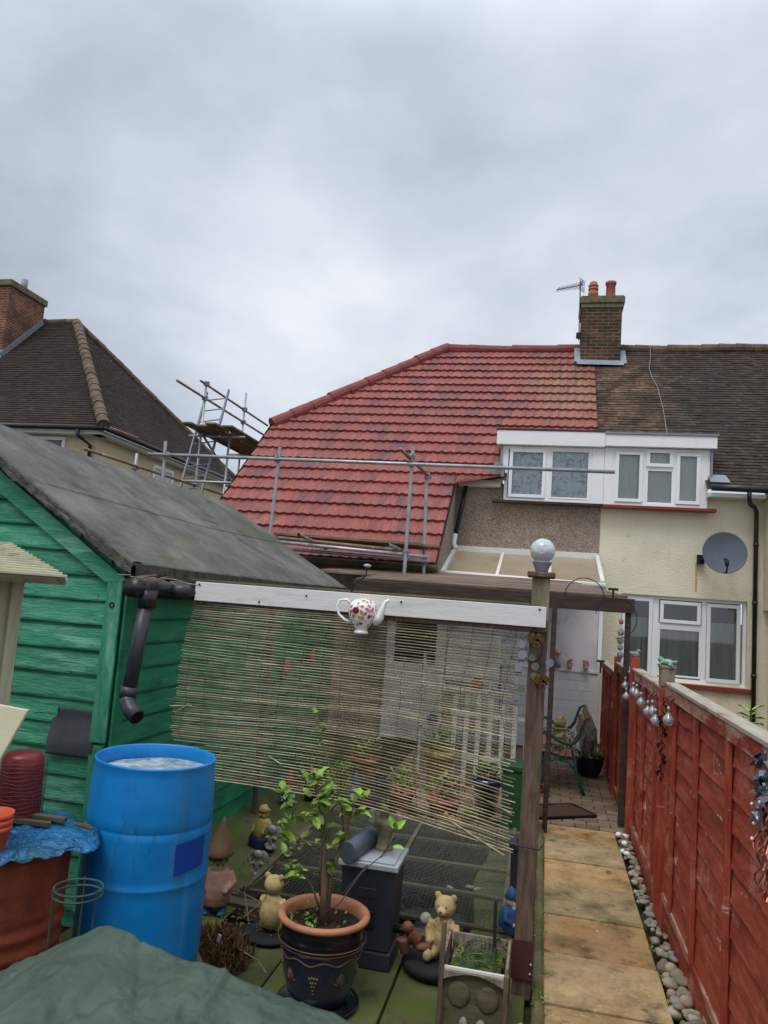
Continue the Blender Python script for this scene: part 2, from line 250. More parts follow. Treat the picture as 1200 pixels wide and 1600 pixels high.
mat('bench_slat', [S(132, 88, 68), S(166, 124, 100), S(190, 152, 128)], 4, .8, .4, 20, stretch=YS)
mat('mat_brown', [S(66, 48, 40), S(88, 66, 54)], 40, .98, 1, 200, bdist=.006)
mat('rubber', [S(28, 28, 30), S(40, 40, 42)], 20, .8, .4, 80)
mat('pebble', [S(124, 118, 106), S(158, 150, 136), S(182, 175, 162)], 8, .75, .25, 50, attr=True, patch=[(S(110, 112, 84), 10, .58, .72, (1, 1, 1))])
mat('kerb', [S(78, 72, 50), S(104, 96, 70), S(122, 114, 88)], 5, .95, .7, 50, patch=[(S(74, 84, 38), 3, .48, .62, (1, 1, 1))])
mat('dark_metal', [S(34, 30, 28), S(52, 44, 38)], 12, .6, .2, 60, metal=.4)
mat('rust_plate', [S(64, 38, 40), S(88, 50, 48)], 10, .7, .4, 60)
mat('dish', [S(86, 92, 104), S(100, 107, 120)], 3, .55, .05, 30)
mat('gold', [S(84, 62, 34), S(148, 120, 74)], 40, .35, .4, 60, metal=.85)
mat('foil', [S(92, 98, 112), S(150, 156, 168)], 14, .3, .8, 20, metal=.8, bdist=.02)
mat('tinsel', [S(150, 60, 50), S(190, 140, 120)], 30, .35, .5, 60, metal=.6)
mat('cyan_disc', [S(66, 84, 60), S(88, 106, 78)], 10, .3, .1, 40, spec=.6)
mat('lilac_disc', [S(92, 96, 108), S(124, 128, 138)], 10, .3, .1, 40, spec=.6)
mat('frog', [S(96, 146, 116), S(136, 178, 150)], 14, .4, .3, 50, spec=.5, patch=[(S(206, 220, 210), 12, .56, .7, (1, 1, 1))])
mat('net_curtain', [S(206, 214, 222), S(222, 230, 236), S(236, 242, 246)], 9, .95, .3, 30, detail=9, nrough=.75, stretch=(1, 1, .7), patch=[(S(140, 154, 168), 14, .50, .62, (1, 1, 1))])
mat('blind_pale', [S(206, 212, 206), S(218, 223, 217)], 1.2, .95, .1, 30)
mat('grey_curtain', [S(150, 156, 150), S(186, 192, 184)], 1.4, .95, .2, 30, stretch=(7, 7, .5))
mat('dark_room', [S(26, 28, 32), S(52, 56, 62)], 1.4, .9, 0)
mat('cladding', [S(232, 233, 235), S(240, 241, 242)], 2, .4, .05, 20, spec=.4, patch=[(S(192, 196, 196), 1.5, .58, .8, (1, 1, 1))])
mat('hazy_sheet', [S(196, 190, 190), S(214, 208, 208), S(222, 214, 212)], 2.2, .35, .15, 10, spec=.4, distort=1, patch=[(S(158, 150, 152), 3, .58, .72, (1, 1, .8))])
mat('poly_roof', [S(146, 130, 106), S(164, 148, 124)], 2, .3, .05, 20, spec=.5, patch=[(S(124, 112, 90), 3, .56, .7, (1, 1, 1)), (S(224, 216, 196), 16, .70, .73, (1, 1, 1))])
mat('rust_streak', [S(190, 132, 86), S(214, 184, 138)], 8, .9, .2, 40)
glass_mat('pane', (.96, .98, .98, 1), .03); mat('bulb_glass', [S(196, 198, 204), S(224, 226, 230)], 8, .08, 0, spec=.8, trans=.6, coat=.5)
def globe_mat():
    mt = mat('globe_glass', [S(196, 200, 206), S(226, 230, 236)], 8, .12, .8, 46, kind='voronoi', bdist=.004, spec=.6, trans=.12)
globe_mat()
def china_mat():
    mt = mat('china_floral', [S(232, 230, 226), S(240, 238, 234)], 3, .12, 0, spec=.6, coat=.6)
    nt = mt.node_tree; N = nt.nodes; L = nt.links; bs = N['Principled BSDF']
    tc = N.new('ShaderNodeTexCoord')
    nz = N.new('ShaderNodeTexNoise'); nz.inputs['Scale'].default_value = 40; L.new(tc.outputs['Object'], nz.inputs['Vector'])
    va = N.new('ShaderNodeVectorMath'); va.operation = 'SCALE'; L.new(nz.outputs['Color'], va.inputs[0]); va.inputs['Scale'].default_value = .018
    vb = N.new('ShaderNodeVectorMath'); vb.operation = 'ADD'; L.new(tc.outputs['Object'], vb.inputs[0]); L.new(va.outputs[0], vb.inputs[1])
    v = N.new('ShaderNodeTexVoronoi'); v.inputs['Scale'].default_value = 46; L.new(vb.outputs[0], v.inputs['Vector'])
    sp = N.new('ShaderNodeSeparateColor'); L.new(v.outputs['Color'], sp.inputs[0])
    cr = N.new('ShaderNodeValToRGB'); cr.color_ramp.interpolation = 'CONSTANT'; L.new(sp.outputs[0], cr.inputs[0]); e = cr.color_ramp.elements
    e[0].position = 0; e[0].color = S(196, 96, 96); e[1].position = .85; e[1].color = S(110, 136, 84)
    for p, c in ((.22, S(214, 150, 84)), (.4, S(220, 188, 116)), (.55, S(206, 132, 142)), (.7, S(126, 76, 98))): x = e.new(p); x.color = c
    n2 = N.new('ShaderNodeTexNoise'); n2.inputs['Scale'].default_value = 12; n2.inputs['Detail'].default_value = 3; L.new(tc.outputs['Object'], n2.inputs['Vector'])
    m2 = N.new('ShaderNodeMapRange'); m2.inputs[1].default_value = .40; m2.inputs[2].default_value = .46; L.new(n2.outputs[0], m2.inputs[0])
    m1 = N.new('ShaderNodeMapRange'); m1.inputs[1].default_value = .52; m1.inputs[2].default_value = .46; L.new(v.outputs['Distance'], m1.inputs[0])
    mm = N.new('ShaderNodeMath'); mm.operation = 'MULTIPLY'; L.new(m1.outputs[0], mm.inputs[0]); L.new(m2.outputs[0], mm.inputs[1])
    mx = N.new('ShaderNodeMix'); mx.data_type = 'RGBA'; L.new(mm.outputs[0], mx.inputs[0]); mx.inputs[6].default_value = S(236, 234, 230); L.new(cr.outputs[0], mx.inputs[7])
    L.new(mx.outputs[2], bs.inputs['Base Color'])
china_mat()
mat('china', [S(232, 230, 226), S(240, 238, 234)], 3, .12, 0, spec=.6, coat=.6)
# ------------------------------------------------------------------ mesh builder
WP = {}
def wpos(o):
    return WP.get(o.name, Vector((0, 0, 0))) if o else Vector((0, 0, 0))
class MB:
    def __init__(s, mtx=None): s.v = []; s.f = []; s.c = []; s.m = []; s.M = mtx or Matrix(); s.col = (1, 1, 1); s.mi = 0
    def add(s, vs, fs, cols=None):
        b = len(s.v)
        s.v += [s.M @ Vector(p) for p in vs]
        for i, f in enumerate(fs):
            s.f.append(tuple(b+k for k in f)); s.c.append(cols[i] if cols else s.col); s.m.append(s.mi)
    def box(s, x0, x1, y0, y1, z0, z1, rot=None, c=None):
        P = [Vector((x, y, z)) for x in (x0, x1) for y in (y0, y1) for z in (z0, z1)]
        if rot:
            q = Vector(((x0+x1)/2, (y0+y1)/2, (z0+z1)/2)); P = [q+rot @ (p-q) for p in P]
        s.add(P, [(0, 1, 3, 2), (4, 6, 7, 5), (0, 4, 5, 1), (2, 3, 7, 6), (0, 2, 6, 4), (1, 5, 7, 3)], [c]*6 if c else None)
    def beam(s, A, B, w, h, up=(0, 0, 1), taper=1):
        A = Vector(A); B = Vector(B); d = (B-A).normalized(); up = Vector(up)
        sd = d.cross(up); sd = sd.normalized() if sd.length > 1e-5 else Vector((1, 0, 0)); u2 = sd.cross(d)
        P = []
        for q, t in ((A, 1), (B, taper)):
            for a, b in ((-1, -1), (1, -1), (1, 1), (-1, 1)): P.append(q+sd*a*w/2*t+u2*b*h/2*t)
        s.add(P, [(0, 3, 2, 1), (4, 5, 6, 7), (0, 1, 5, 4), (1, 2, 6, 5), (2, 3, 7, 6), (3, 0, 4, 7)])
    def tube(s, pts, r, n=8, cap=True, cols=None, flat=1):
        pts = [Vector(p) for p in pts]; k = len(pts); rs = r if isinstance(r, (list, tuple)) else [r]*k
        V = []; up = None
        for i, p in enumerate(pts):
            d = (pts[min(i+1, k-1)]-pts[max(i-1, 0)]); d = d.normalized() if d.length > 1e-9 else Vector((0, 0, 1))
            if up is None:
                up = Vector((0, 0, 1)) if abs(d.z) < .9 else Vector((0, 1, 0))
            a = d.cross(up)
            if a.length < 1e-6: a = d.orthogonal()
            a.normalize(); up = a.cross(d).normalized()
            for j in range(n):
                t = 2*math.pi*j/n; V.append(p+(a*math.cos(t)*flat+up*math.sin(t))*rs[i])
        Fs = []
        for i in range(k-1):
            for j in range(n): Fs.append((i*n+j, i*n+(j+1) % n, (i+1)*n+(j+1) % n, (i+1)*n+j))
        if cap: Fs.append(tuple(range(n-1, -1, -1))); Fs.append(tuple((k-1)*n+j for j in range(n)))
        s.add(V, Fs)
    def lathe(s, prof, c=(0, 0, 0), n=24, cap=True, cfun=None, rfun=None):
        c = Vector(c); V = []; Fs = []; cols = []
        for r, z in prof:
            for j in range(n):
                t = 2*math.pi*j/n; q = rfun(t, z) if rfun else 1
                V.append(c+Vector((r*q*math.cos(t), r*q*math.sin(t), z)))
        k = len(prof)
        for i in range(k-1):
            for j in range(n):
                Fs.append((i*n+j, i*n+(j+1) % n, (i+1)*n+(j+1) % n, (i+1)*n+j))
                cols.append(cfun(2*math.pi*(j+.5)/n, (prof[i][1]+prof[i+1][1])/2) if cfun else s.col)
        if cap:
            if prof[0][0] > 1e-5: Fs.append(tuple(range(n-1, -1, -1))); cols.append(s.col)
            if prof[-1][0] > 1e-5: Fs.append(tuple((k-1)*n+j for j in range(n))); cols.append(s.col)
        s.add(V, Fs, cols)
    def ball(s, c, r, n=12, k=8, rot=None):
        c = Vector(c); r = (r, r, r) if isinstance(r, (int, float)) else r; V = []; Fs = []
        for i in range(k+1):
            ph = math.pi*i/k
            for j in range(n):
                t = 2*math.pi*j/n; p = Vector((r[0]*math.sin(ph)*math.cos(t), r[1]*math.sin(ph)*math.sin(t), -r[2]*math.cos(ph)))
                V.append(c+(rot @ p if rot else p))
        for i in range(k):
            for j in range(n): Fs.append((i*n+j, i*n+(j+1) % n, (i+1)*n+(j+1) % n, (i+1)*n+j))
        s.add(V, Fs)
    def quad(s, *P, c=None): s.add(P, [tuple(range(len(P)))], [c] if c else None)
    def grid(s, fn, nu, nv, closed=False, cfun=None):
        V = [fn(i/nu, j/nv) for j in range(nv+1) for i in range(nu+1)]; w = nu+1
        Fs = [(j*w+i, j*w+i+1, (j+1)*w+i+1, (j+1)*w+i) for j in range(nv) for i in range(nu)]
        s.add(V, Fs, [cfun((i+.5)/nu, (j+.5)/nv) for j in range(nv) for i in range(nu)] if cfun else None)
    def build(s, name, mats, parent=None, smooth=False, bevel=0, label=None, cat=None, group=None, kind=None, remesh=0, subsurf=0, solid=0, weld=False, origin=None):
        o0 = wpos(parent)
        if origin is None: origin = o0
        me = bpy.data.meshes.new(name); me.from_pydata([tuple(p-Vector(origin)) for p in s.v], [], s.f); me.update()
        mats = mats if isinstance(mats, (list, tuple)) else [mats]
        for mm in mats: me.materials.append(M[mm])
        if len(mats) > 1: me.polygons.foreach_set('material_index', s.m)
        ca = me.color_attributes.new('Col', 'FLOAT_COLOR', 'CORNER'); dat = []
        for p in me.polygons:
            c = s.c[p.index]
            for _ in range(p.loop_total): dat += [c[0], c[1], c[2], 1]
        ca.data.foreach_set('color', dat)
        if smooth: me.polygons.foreach_set('use_smooth', [True]*len(me.polygons))
        o = bpy.data.objects.new(name, me); col.objects.link(o)
        o.location = Vector(origin)-o0
        if parent: o.parent = parent
        WP[o.name] = Vector(origin)
        if weld: wm = o.modifiers.new('weld', 'WELD'); wm.merge_threshold = .0004
        if remesh:
            rm = o.modifiers.new('remesh', 'REMESH'); rm.mode = 'VOXEL'; rm.voxel_size = remesh; rm.use_smooth_shade = True
            sm = o.modifiers.new('smooth', 'SMOOTH'); sm.factor = .6; sm.iterations = 3
        if solid: so_ = o.modifiers.new('solid', 'SOLIDIFY'); so_.thickness = solid
        if subsurf: ss = o.modifiers.new('sub', 'SUBSURF'); ss.levels = subsurf; ss.render_levels = subsurf
        if bevel:
            bv = o.modifiers.new('bevel', 'BEVEL'); bv.width = bevel; bv.segments = 2; bv.limit_method = 'ANGLE'; bv.angle_limit = R(40)
        tag(o, label, cat, group, kind)
        return o
def tag(o, label=None, cat=None, group=None, kind=None):
    if label: o['label'] = label
    if cat: o['category'] = cat
    if group: o['group'] = group
    if kind: o['kind'] = kind
    return o
def thing(name, label, cat, loc=(0, 0, 0), group=None):
    o = bpy.data.objects.new(name, None); col.objects.link(o); o.location = loc; o.empty_display_size = .1
    WP[o.name] = Vector(loc); return tag(o, label, cat, group)
def dup(root, loc, rotz=0, scale=None, label=None):
    r_ = root.copy(); col.objects.link(r_); r_.location = loc; r_.rotation_euler = (0, 0, rotz)
    if scale: r_.scale = scale
    if label: r_['label'] = label
    for ch in list(root.children):
        c_ = ch.copy(); col.objects.link(c_); c_.parent = r_
        for g in list(ch.children):
            d_ = g.copy(); col.objects.link(d_); d_.parent = c_
    return r_
def T(loc=(0, 0, 0), rz=0, s=1, rx=0, ry=0):
    return Matrix.Translation(loc) @ Matrix.Rotation(rz, 4, 'Z') @ Matrix.Rotation(rx, 4, 'X') @ Matrix.Rotation(ry, 4, 'Y') @ Matrix.Scale(s, 4)
def jit(c, a): k = 1+rnd.uniform(-a, a); return (c[0]*k, c[1]*k, c[2]*k)
# ================================================================== SETTING
def sheet(name, mt, x0, x1, y0, y1, z, kind='structure', n=1):
    mb = MB(); mb.grid(lambda a, b: (x0+(x1-x0)*a, y0+(y1-y0)*b, z), n, n); return mb.build(name, mt, kind=kind)
sheet('ground', 'soil', -150, 150, -60, 300, -.06)
# slab path: six big slabs plus the ones running on below the frame
mb = MB(); ys = [7.41, 6.98, 6.41, 5.90, 5.29, 4.72, 4.13, 3.55, 2.95, 2.35, 1.75]
tints = [(1.1, .98, .82), (.95, .93, .86), (1.0, .86, .70), (.78, .78, .70), (.86, .72, .58), (1.0, .95, .86), (.92, .84, .70), (.9, .9, .8), (1, 1, .9), (1, .9, .8)]
for i in range(len(ys)-1):
    zt = [0, .004, -.003, .003][i % 4]; w = rnd.uniform(-.008, .008)
    mb.box(.098+w, .725+w, ys[i+1]+.007, ys[i]-.006, -.05, zt, rot=Matrix.Rotation(R(rnd.uniform(-.5, .5)), 3, 'Z'), c=tints[i])
mb.build('path', 'slab', bevel=.006, kind='structure')
# block paved yard in front of the lean-to
mb = MB(); y = 7.43; r_ = 0
while y < 11.2:
    x = -1.6-(.11 if r_ % 2 else 0)
    while x < .84:
        a, b = max(x, -1.6), min(x+.215, .86)
        if b-a > .04: k = rnd.uniform(.72, 1.12); mb.box(a+.004, b-.004, y+.004, y+.121, -.05, rnd.uniform(-.006, 0), c=(k, k*rnd.uniform(.93, 1.02), k*rnd.uniform(.86, 1.0)))
        x += .22
    y += .125; r_ += 1
mb.build('yard_paving', 'block_paving', kind='structure')
# mossy slabs round the pots
mb = MB()
for (x0, x1, y0, y1, c) in ((-.655, .0, 3.30, 4.62, .92), (-1.27, -.665, 3.42, 4.62, 1.05), (-1.9, -1.28, 3.0, 4.3, .8), (-1.27, -.665, 2.7, 3.41, .9), (-.655, .0, 2.4, 3.29, 1.0), (-1.9, -1.28, 2.3, 2.99, .8), (-2.5, -1.91, 2.6, 4.0, .7)):
    mb.box(x0, x1, y0, y1, -.05, rnd.uniform(-.004, .004), c=(c, c, c*.95))
mb.build('patio_slabs', 'moss_slab', bevel=.008, kind='structure')
# mossy edging strip beside the path, and the strip beside the shed
mb = MB(); mb.grid(lambda a, b: (.036+.058*a, 2.0+5.3*b, .015+.02*math.sin(math.pi*a)+.006*noise.noise((a*3, b*60, 0))), 4, 120); mb.build('path_edging', 'kerb', kind='structure')
mb = MB()
def bank(a, b):
    x = -2.44+.70*a; y = 4.2+4.6*b; z = .13*(1-a)**1.4+.02+.03*noise.noise((x*4, y*4, 1))
    return (x, y, z)
mb.grid(bank, 16, 60); mb.build('concrete_bank', 'moss_slab', kind='structure', smooth=True)
# ------------------------------------------------------------------ roofs
def tile_roof(mb, O, Ud, Vd, v0, v1, ivs, tw, g, th, nseg, prof, cfun, jag=0, seed=1):
    O, Ud, Vd = Vector(O), Vector(Ud), Vector(Vd); Nn = Ud.cross(Vd)
    if Nn.z < 0: Nn = -Nn
    r = random.Random(seed); row = 0; v = v0
    while v < v1-1e-4:
        va, vb = v, min(v+g, v1)
        for (fa, fb) in ivs:
            A0, A1, B0, B1 = fa(va), fb(va), fa(vb), fb(vb)
            if A0 is None or A1 is None or B0 is None or B1 is None or A1-A0 < .01: continue
            off = (row % 2)*.5*tw if prof is None else 0
            k0 = math.floor((min(A0, B0)-off)/tw); k1 = math.ceil((max(A1, B1)-off)/tw)
            for k in range(k0, k1):
                c = cfun(k, row, r, off+k*tw, va); dz = r.uniform(-jag, jag); dv = r.uniform(-jag, jag)*1.5
                P = []; Fs = []
                for s_ in range(nseg+1):
                    u = off+(k+s_/nseg)*tw; h = prof(s_/nseg) if prof else 0
                    ua = min(max(u, A0), A1); ub = min(max(u, B0), B1)
                    P += [O+Ud*ua+Vd*(va+dv)+Nn*(th*.15+max(0, h-.004)), O+Ud*ua+Vd*(va+dv)+Nn*(th+h+dz), O+Ud*ub+Vd*(vb+.01)+Nn*(h*1.0+.001)]
                for s_ in range(nseg):
                    if (P[3*s_+1]-P[3*s_+4]).length < 1e-5 and (P[3*s_+2]-P[3*s_+5]).length < 1e-5: continue
                    b = 3*s_; Fs += [(b, b+3, b+4, b+1), (b+1, b+4, b+5, b+2)]
                if Fs: mb.add(P, Fs, [c]*len(Fs))
        v += g; row += 1
def ridge_run(mb, A, B, r, L, seed=3, sag=0):
    A, B = Vector(A), Vector(B); n = max(1, int((B-A).length/L)); rn = random.Random(seed); d = (B-A)/n
    for i in range(n):
        p = A+d*i; q = p+d*1.03; j = Vector((rn.uniform(-.008, .008), 0, rn.uniform(-.012, .008)))
        s1 = sag*math.sin(math.pi*i/n); s2 = sag*math.sin(math.pi*(i+1)/n)
        mb.tube([p+j-Vector((0, 0, s1)), q+j-Vector((0, 0, s2))], [r*1.06, r*.94], 12)
sl = math.atan(.9); VD = (0, math.cos(sl), math.sin(sl)); RO = (0, 12.3, 4.05); sn = math.sin(sl)
roll = lambda f: .018*(.5+.5*math.cos((f-.5)*2*math.pi))**2.2
def redc(k, row, r, u, v):
    t = r.random()
    # a few mottled tiles fired darker; the ones below the stack are washed paler
    f_ = noise.noise((k*.23, row*.41, 3)); t = t*.8-f_*.5+.10
    if t < .10: c = (.66, .80, 1.0)
    elif t < .26: c = (.80, .86, .98)
    elif t < .55: c = (.92, .9, .92)
    elif t < .9: c = (1.03, 1.0, .98)
    else: c = (1.12, 1.14, 1.08)
    w = math.exp(-((u-.25)/.75)**2)*max(0, min(1, (4.6-v)/1.0))*max(0, min(1, (v-1.6)/1.2))
    w *= .5+.5*noise.noise((u*3, v*2, 4))+.35
    c = tuple(a*(1-w)+b*w for a, b in zip(c, (1.0, 1.9, 1.35)))
    k2 = r.uniform(.86, 1.12); return (c[0]*k2, c[1]*k2, c[2]*k2)
def brownc(k, row, r, u, v):
    kk = r.uniform(.62, 1.2)
    if r.random() < .05: kk *= 1.3
    w = max(0, 1-((u-1.2)/1.1)**2)*max(0, 1-((v-3.2)/2.6)**2)
    w *= max(0, .75+1.2*noise.noise((u*2.2, v*2.2, 9)))
    return (kk*(1+1.5*w), kk*(1+1.1*w), kk*(1+.85*w))
XV, XC, XD0, XP = -5.33, -1.53, -.80, .79
VH, VR, VD1 = (5.14-4.05)/sn, (7.65-4.05)/sn, (4.90-4.05)/sn
def leftx(v): return XV if v <= VH else XV+(-2.4-XV)*(v-VH)/(VR-VH)
house = thing('semi_detached_house', 'house with new red tiled roof sweeping low, brown pebbledash wall and white dormer window', 'house', (-2, 12.6, 0))
mb = MB(); g = .345
def rt(v): return XC if v < -.02 else (XD0 if v < VD1-.1 else XP)
tile_roof(mb, RO, (1, 0, 0), VD, -2.35, VR+.02, [(leftx, rt)], .15, g, .042, 6, roll, redc, .0035)
roof = mb.build('roof', 'red_tile', house)
mb = MB()
def rp(x, v, h=0): return Vector((x, 12.3+math.cos(sl)*v-sn*h, 4.05+sn*v+math.cos(sl)*h))
ridge_run(mb, rp(-2.4, VR, .02), rp(.50, VR, .02), .115, .45, sag=.03)
ridge_run(mb, rp(XV+.0, VH, .03), rp(-2.4, VR, .04), .125, .45)
mb.build('ridge_tiles', 'red_ridge', roof, smooth=False)
mb = MB()   # verge undercloak + underside board of the sweep
mb.quad(rp(XV-.02, -2.35, -.06), rp(XV-.02, VH, -.06), rp(XV-.02, VH, .05), rp(XV-.02, -2.35, .05))
mb.quad(rp(XV, -2.33, -.03), rp(XC, -2.33, -.03), rp(XC, 0, -.03), rp(XV, 0, -.03))
mb.quad(rp(XV, 0, -.03), rp(XC, 0, -.03), rp(XD0+.1, 0, -.03), rp(XD0+.1, VH, -.03), rp(XV, VH, -.03))
mb.quad(rp(XD0, VD1, -.03), rp(XP, VD1, -.03), rp(XP, VR, -.03), rp(-2.4, VR, -.03), rp(XV, VH, -.03))
mb.quad(rp(XC+.004, -2.33, -.09), rp(XC+.004, 0, -.09), rp(XC+.004, 0, .04), rp(XC+.004, -2.33, .04))
mb.build('roof_deck', 'dark_beam', roof)
mb = MB()
mb.box(XC-3.75, XC, 10.55, 10.80, 2.30, 2.44); mb.tube([(XC-3.8, 10.42, 2.44), (XC+.05, 10.42, 2.42)], .055, 10)
mb.build('eaves_board', 'pond_wood', roof)
def wall_with_holes(mb, x0, x1, z0, z1, y, holes, depth=.14, back=.3):
    xs = sorted({x0, x1, *[h[0] for h in holes], *[h[1] for h in holes]}); zs = sorted({z0, z1, *[h[2] for h in holes], *[h[3] for h in holes]})
    for i in range(len(xs)-1):
        for j in range(len(zs)-1):
            cx, cz = (xs[i]+xs[i+1])/2, (zs[j]+zs[j+1])/2
            if any(h[0] < cx < h[1] and h[2] < cz < h[3] for h in holes): continue
            mb.quad((xs[i], y, zs[j]), (xs[i+1], y, zs[j]), (xs[i+1], y, zs[j+1]), (xs[i], y, zs[j+1]))
    for h in holes:
        a, b, c, d = h; e = y+depth
        mb.quad((a, y, c), (a, y, d), (a, e, d), (a, e, c)); mb.quad((b, y, c), (b, e, c), (b, e, d), (b, y, d))
        mb.quad((a, y, d), (b, y, d), (b, e, d), (a, e, d)); mb.quad((a, y, c), (a, e, c), (b, e, c), (b, y, c))
    mb.quad((x0, y, z0), (x0, y, z1), (x0, y+back, z1), (x0, y+back, z0)); mb.quad((x1, y, z0), (x1, y+back, z0), (x1, y+back, z1), (x1, y, z1))
mb = MB()
wall_with_holes(mb, -1.60, .836, 0, 4.02, 12.6, [])
mb.box(-1.60, -1.535, 10.56, 12.597, 0, 2.3)
pts = [(-1.537, 10.50, 2.3), (-1.537, 12.597, 2.3), (-1.537, 12.597, 4.33), (-1.537, 10.50, 2.44)]
mb.quad(*pts); mb.quad(*[(x-.05, y, z) for x, y, z in pts])
wall = mb.build('wall', 'pebbledash', house)
mb = MB(); mb.box(-5.2, -1.456, 10.70, 10.95, 0, 2.32); mb.build('wall', 'wall_brick' if False else 'pebbledash', house)
mb = MB(); mb.box(-5.25, -5.05, 10.96, 16, 0, 3.0); mb.build('wall', 'pebbledash', house)
mb = MB()   # cream strip beneath the eaves between sweep and dormer
mb.box(-1.50, -.8, 12.44, 12.596, 3.94, 4.06); mb.build('soffit_board', 'white_fascia', house)
# door and white panelling at the back of the shaded yard, seen through the reed blind
mb = MB(); mb.box(-2.15, -1.30, 10.52, 10.60, .05, 2.05); mb.box(-1.28, -.55, 10.50, 10.58, .9, 2.05); dr = mb.build('back_door', 'upvc', house, bevel=.01)
mb = MB(); mb.box(-2.02, -1.44, 10.51, 10.515, 1.1, 1.9); mb.build('pane', 'dark_room', dr)
mb = MB(); mb.tube([(-1.36, 10.49, 1.0), (-1.36, 10.46, 1.0), (-1.45, 10.46, 1.0)], .01, 6); mb.build('handle', 'lead', dr)
def window(house_, name, x0, x1, z0, z1, y, panes, curt, curt_mat, curt_top=None, sill=None, sill_mat='red_sill', fr=.05):
    """panes: (xa, xb, za, zb, opens) ; frame bars fill the rest"""
    mb = MB()
    xs = sorted({x0, x1}); d = .07
    mb.box(x0, x1, y, y+d, z1-fr, z1); mb.box(x0, x1, y, y+d, z0, z0+fr); mb.box(x0, x0+fr, y+.001, y+d-.001, z0+fr, z1-fr); mb.box(x1-fr, x1, y+.001, y+d-.001, z0+fr, z1-fr)
    for (a, b, c, dd, op) in panes:
        if op:   # casement sash stands proud of the frame
            w = .055; q = y-.022
            mb.box(a-w, b+w, q, y+.05, dd, dd+w); mb.box(a-w, b+w, q, y+.05, c-w, c); mb.box(a-w, a, q+.001, y+.049, c, dd); mb.box(b, b+w, q+.001, y+.049, c, dd)
        else:
            w = .03
            mb.box(a-w, b+w, y+.006, y+.05, dd, dd+w); mb.box(a-w, b+w, y+.006, y+.05, c-w, c); mb.box(a-w, a, y+.007, y+.049, c, dd); mb.box(b, b+w, y+.007, y+.049, c, dd)
    # mullions between panes
    for (a, b, c, dd) in curt.get('bars', []): mb.box(a, b, y+.003, y+.062, c, dd)
    w_ = mb.build(name, 'upvc', house_, bevel=.004)
    for (a, b, c, dd, op) in panes:
        mb = MB(); mb.box(a, b, y+.012 if op else y+.028, y+.020 if op else y+.034, c, dd); mb.build('pane', 'pane', w_)
    mb = MB(); top = curt_top or z1
    mb.grid(lambda a, b: (x0+.03+(x1-x0-.06)*a, y+.085+.010*math.sin(a*curt.get('f', 90))+.0035*math.sin(a*171+3*math.sin(a*31)), z0+.02+(top-z0-.04)*b), 160, 2)
    mb.build('curtain', curt_mat, w_)
    if curt_top:
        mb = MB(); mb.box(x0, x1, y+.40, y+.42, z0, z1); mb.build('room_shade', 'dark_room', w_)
    if sill:
        a, b, zt, h, dp = sill; mb = MB(); mb.box(a, b, y-dp, y+.03, zt-h, zt); mb.build('sill', sill_mat, w_, bevel=.006)
    return w_
# left dormer
dm = MB(); Yd = 12.50
dm.box(.665, .852, Yd-.01, Yd+.05, 3.73, 4.655); dm.box(-.80, -.745, Yd, 13.0, 4.30, 4.655)
dm.box(-.90, .845, Yd-.10, 13.35, 4.66, 4.90)
dorm = dm.build('dormer', 'upvc', house, bevel=.005)
mb = MB(); mb.box(-.91, .84, Yd-.11, 13.45, 4.902, 4.93); mb.build('dormer_cover', 'dark_beam', dorm)
mb = MB(); mb.box(-.83, -.80, Yd-.04, 13.1, 4.08, 4.655); mb.box(-1.0, -.75, 12.36, 12.42, 4.10, 4.28); mb.box(-.92, -.78, 12.30, 12.8, 4.28, 4.33); mb.build('flashing', 'lead', dorm)
window(house, 'window', -.745, .665, 3.73, 4.655, Yd, [(-.62, -.13, 3.84, 4.55, True), (.03, .60, 3.82, 4.58, False), ], dict(bars=[(-.075, .0, 3.76, 4.63)], f=40), 'net_curtain', sill=(-.93, .842, 3.725, .045, .10), sill_mat='dark_beam')
# black rainwater pipe down the corner with a white shoe on the lean-to roof
mb = MB(); mb.tube([(-1.36, 12.50, 4.06), (-1.50, 12.46, 3.10)], .036, 10); dp = mb.build('downpipe', 'black_plastic', house, smooth=True)
mb = MB(); mb.tube([(-1.50, 12.46, 3.12), (-1.52, 12.45, 2.95), (-1.47, 12.38, 2.87)], .042, 10); mb.build('pipe_shoe', 'upvc', dp, smooth=True)
mb = MB(); mb.box(-1.40, -1.27, 12.44, 12.56, 4.02, 4.10); mb.build('rain_hopper', 'black_plastic', house, bevel=.01)
# lean-to (part of the same house)
zr = lambda y: 2.40+(y-11.17)*(2.85-2.40)/(12.56-11.17)
mb = MB(); mb.quad((-1.52, 11.15, zr(11.15)), (.78, 11.15, zr(11.15)), (.78, 12.58, zr(12.58)), (-1.52, 12.58, zr(12.58)))
mb.quad(*[(x, y, z-.012) for x, y, z in ((-1.52, 11.15, zr(11.15)), (.78, 11.15, zr(11.15)), (.78, 12.58, zr(12.58)), (-1.52, 12.58, zr(12.58)))])
lt = mb.build('lean_to_roof', 'poly_roof', house)
mb = MB()
for x in (-.70, .06): mb.beam((x, 11.13, zr(11.13)+.012), (x, 12.57, zr(12.57)+.012), .05, .02)
mb.beam((.80, 11.10, zr(11.1)+.01), (.80, 12.57, zr(12.57)+.01), .06, .10); mb.box(-1.53, .83, 12.52, 12.595, 2.83, 2.93)
mb.beam((-1.50, 11.1, zr(11.1)+.02), (-1.50, 12.57, zr(12.57)+.02), .06, .08)
mb.build('glazing_bar', 'white_fascia', lt, bevel=.004)
mb = MB(); mb.tube([(-1.75, 11.06, 2.40), (.84, 11.06, 2.36)], .045, 10); mb.build('gutter', 'white_fascia', lt, smooth=True)
mb = MB(); z = 0.02
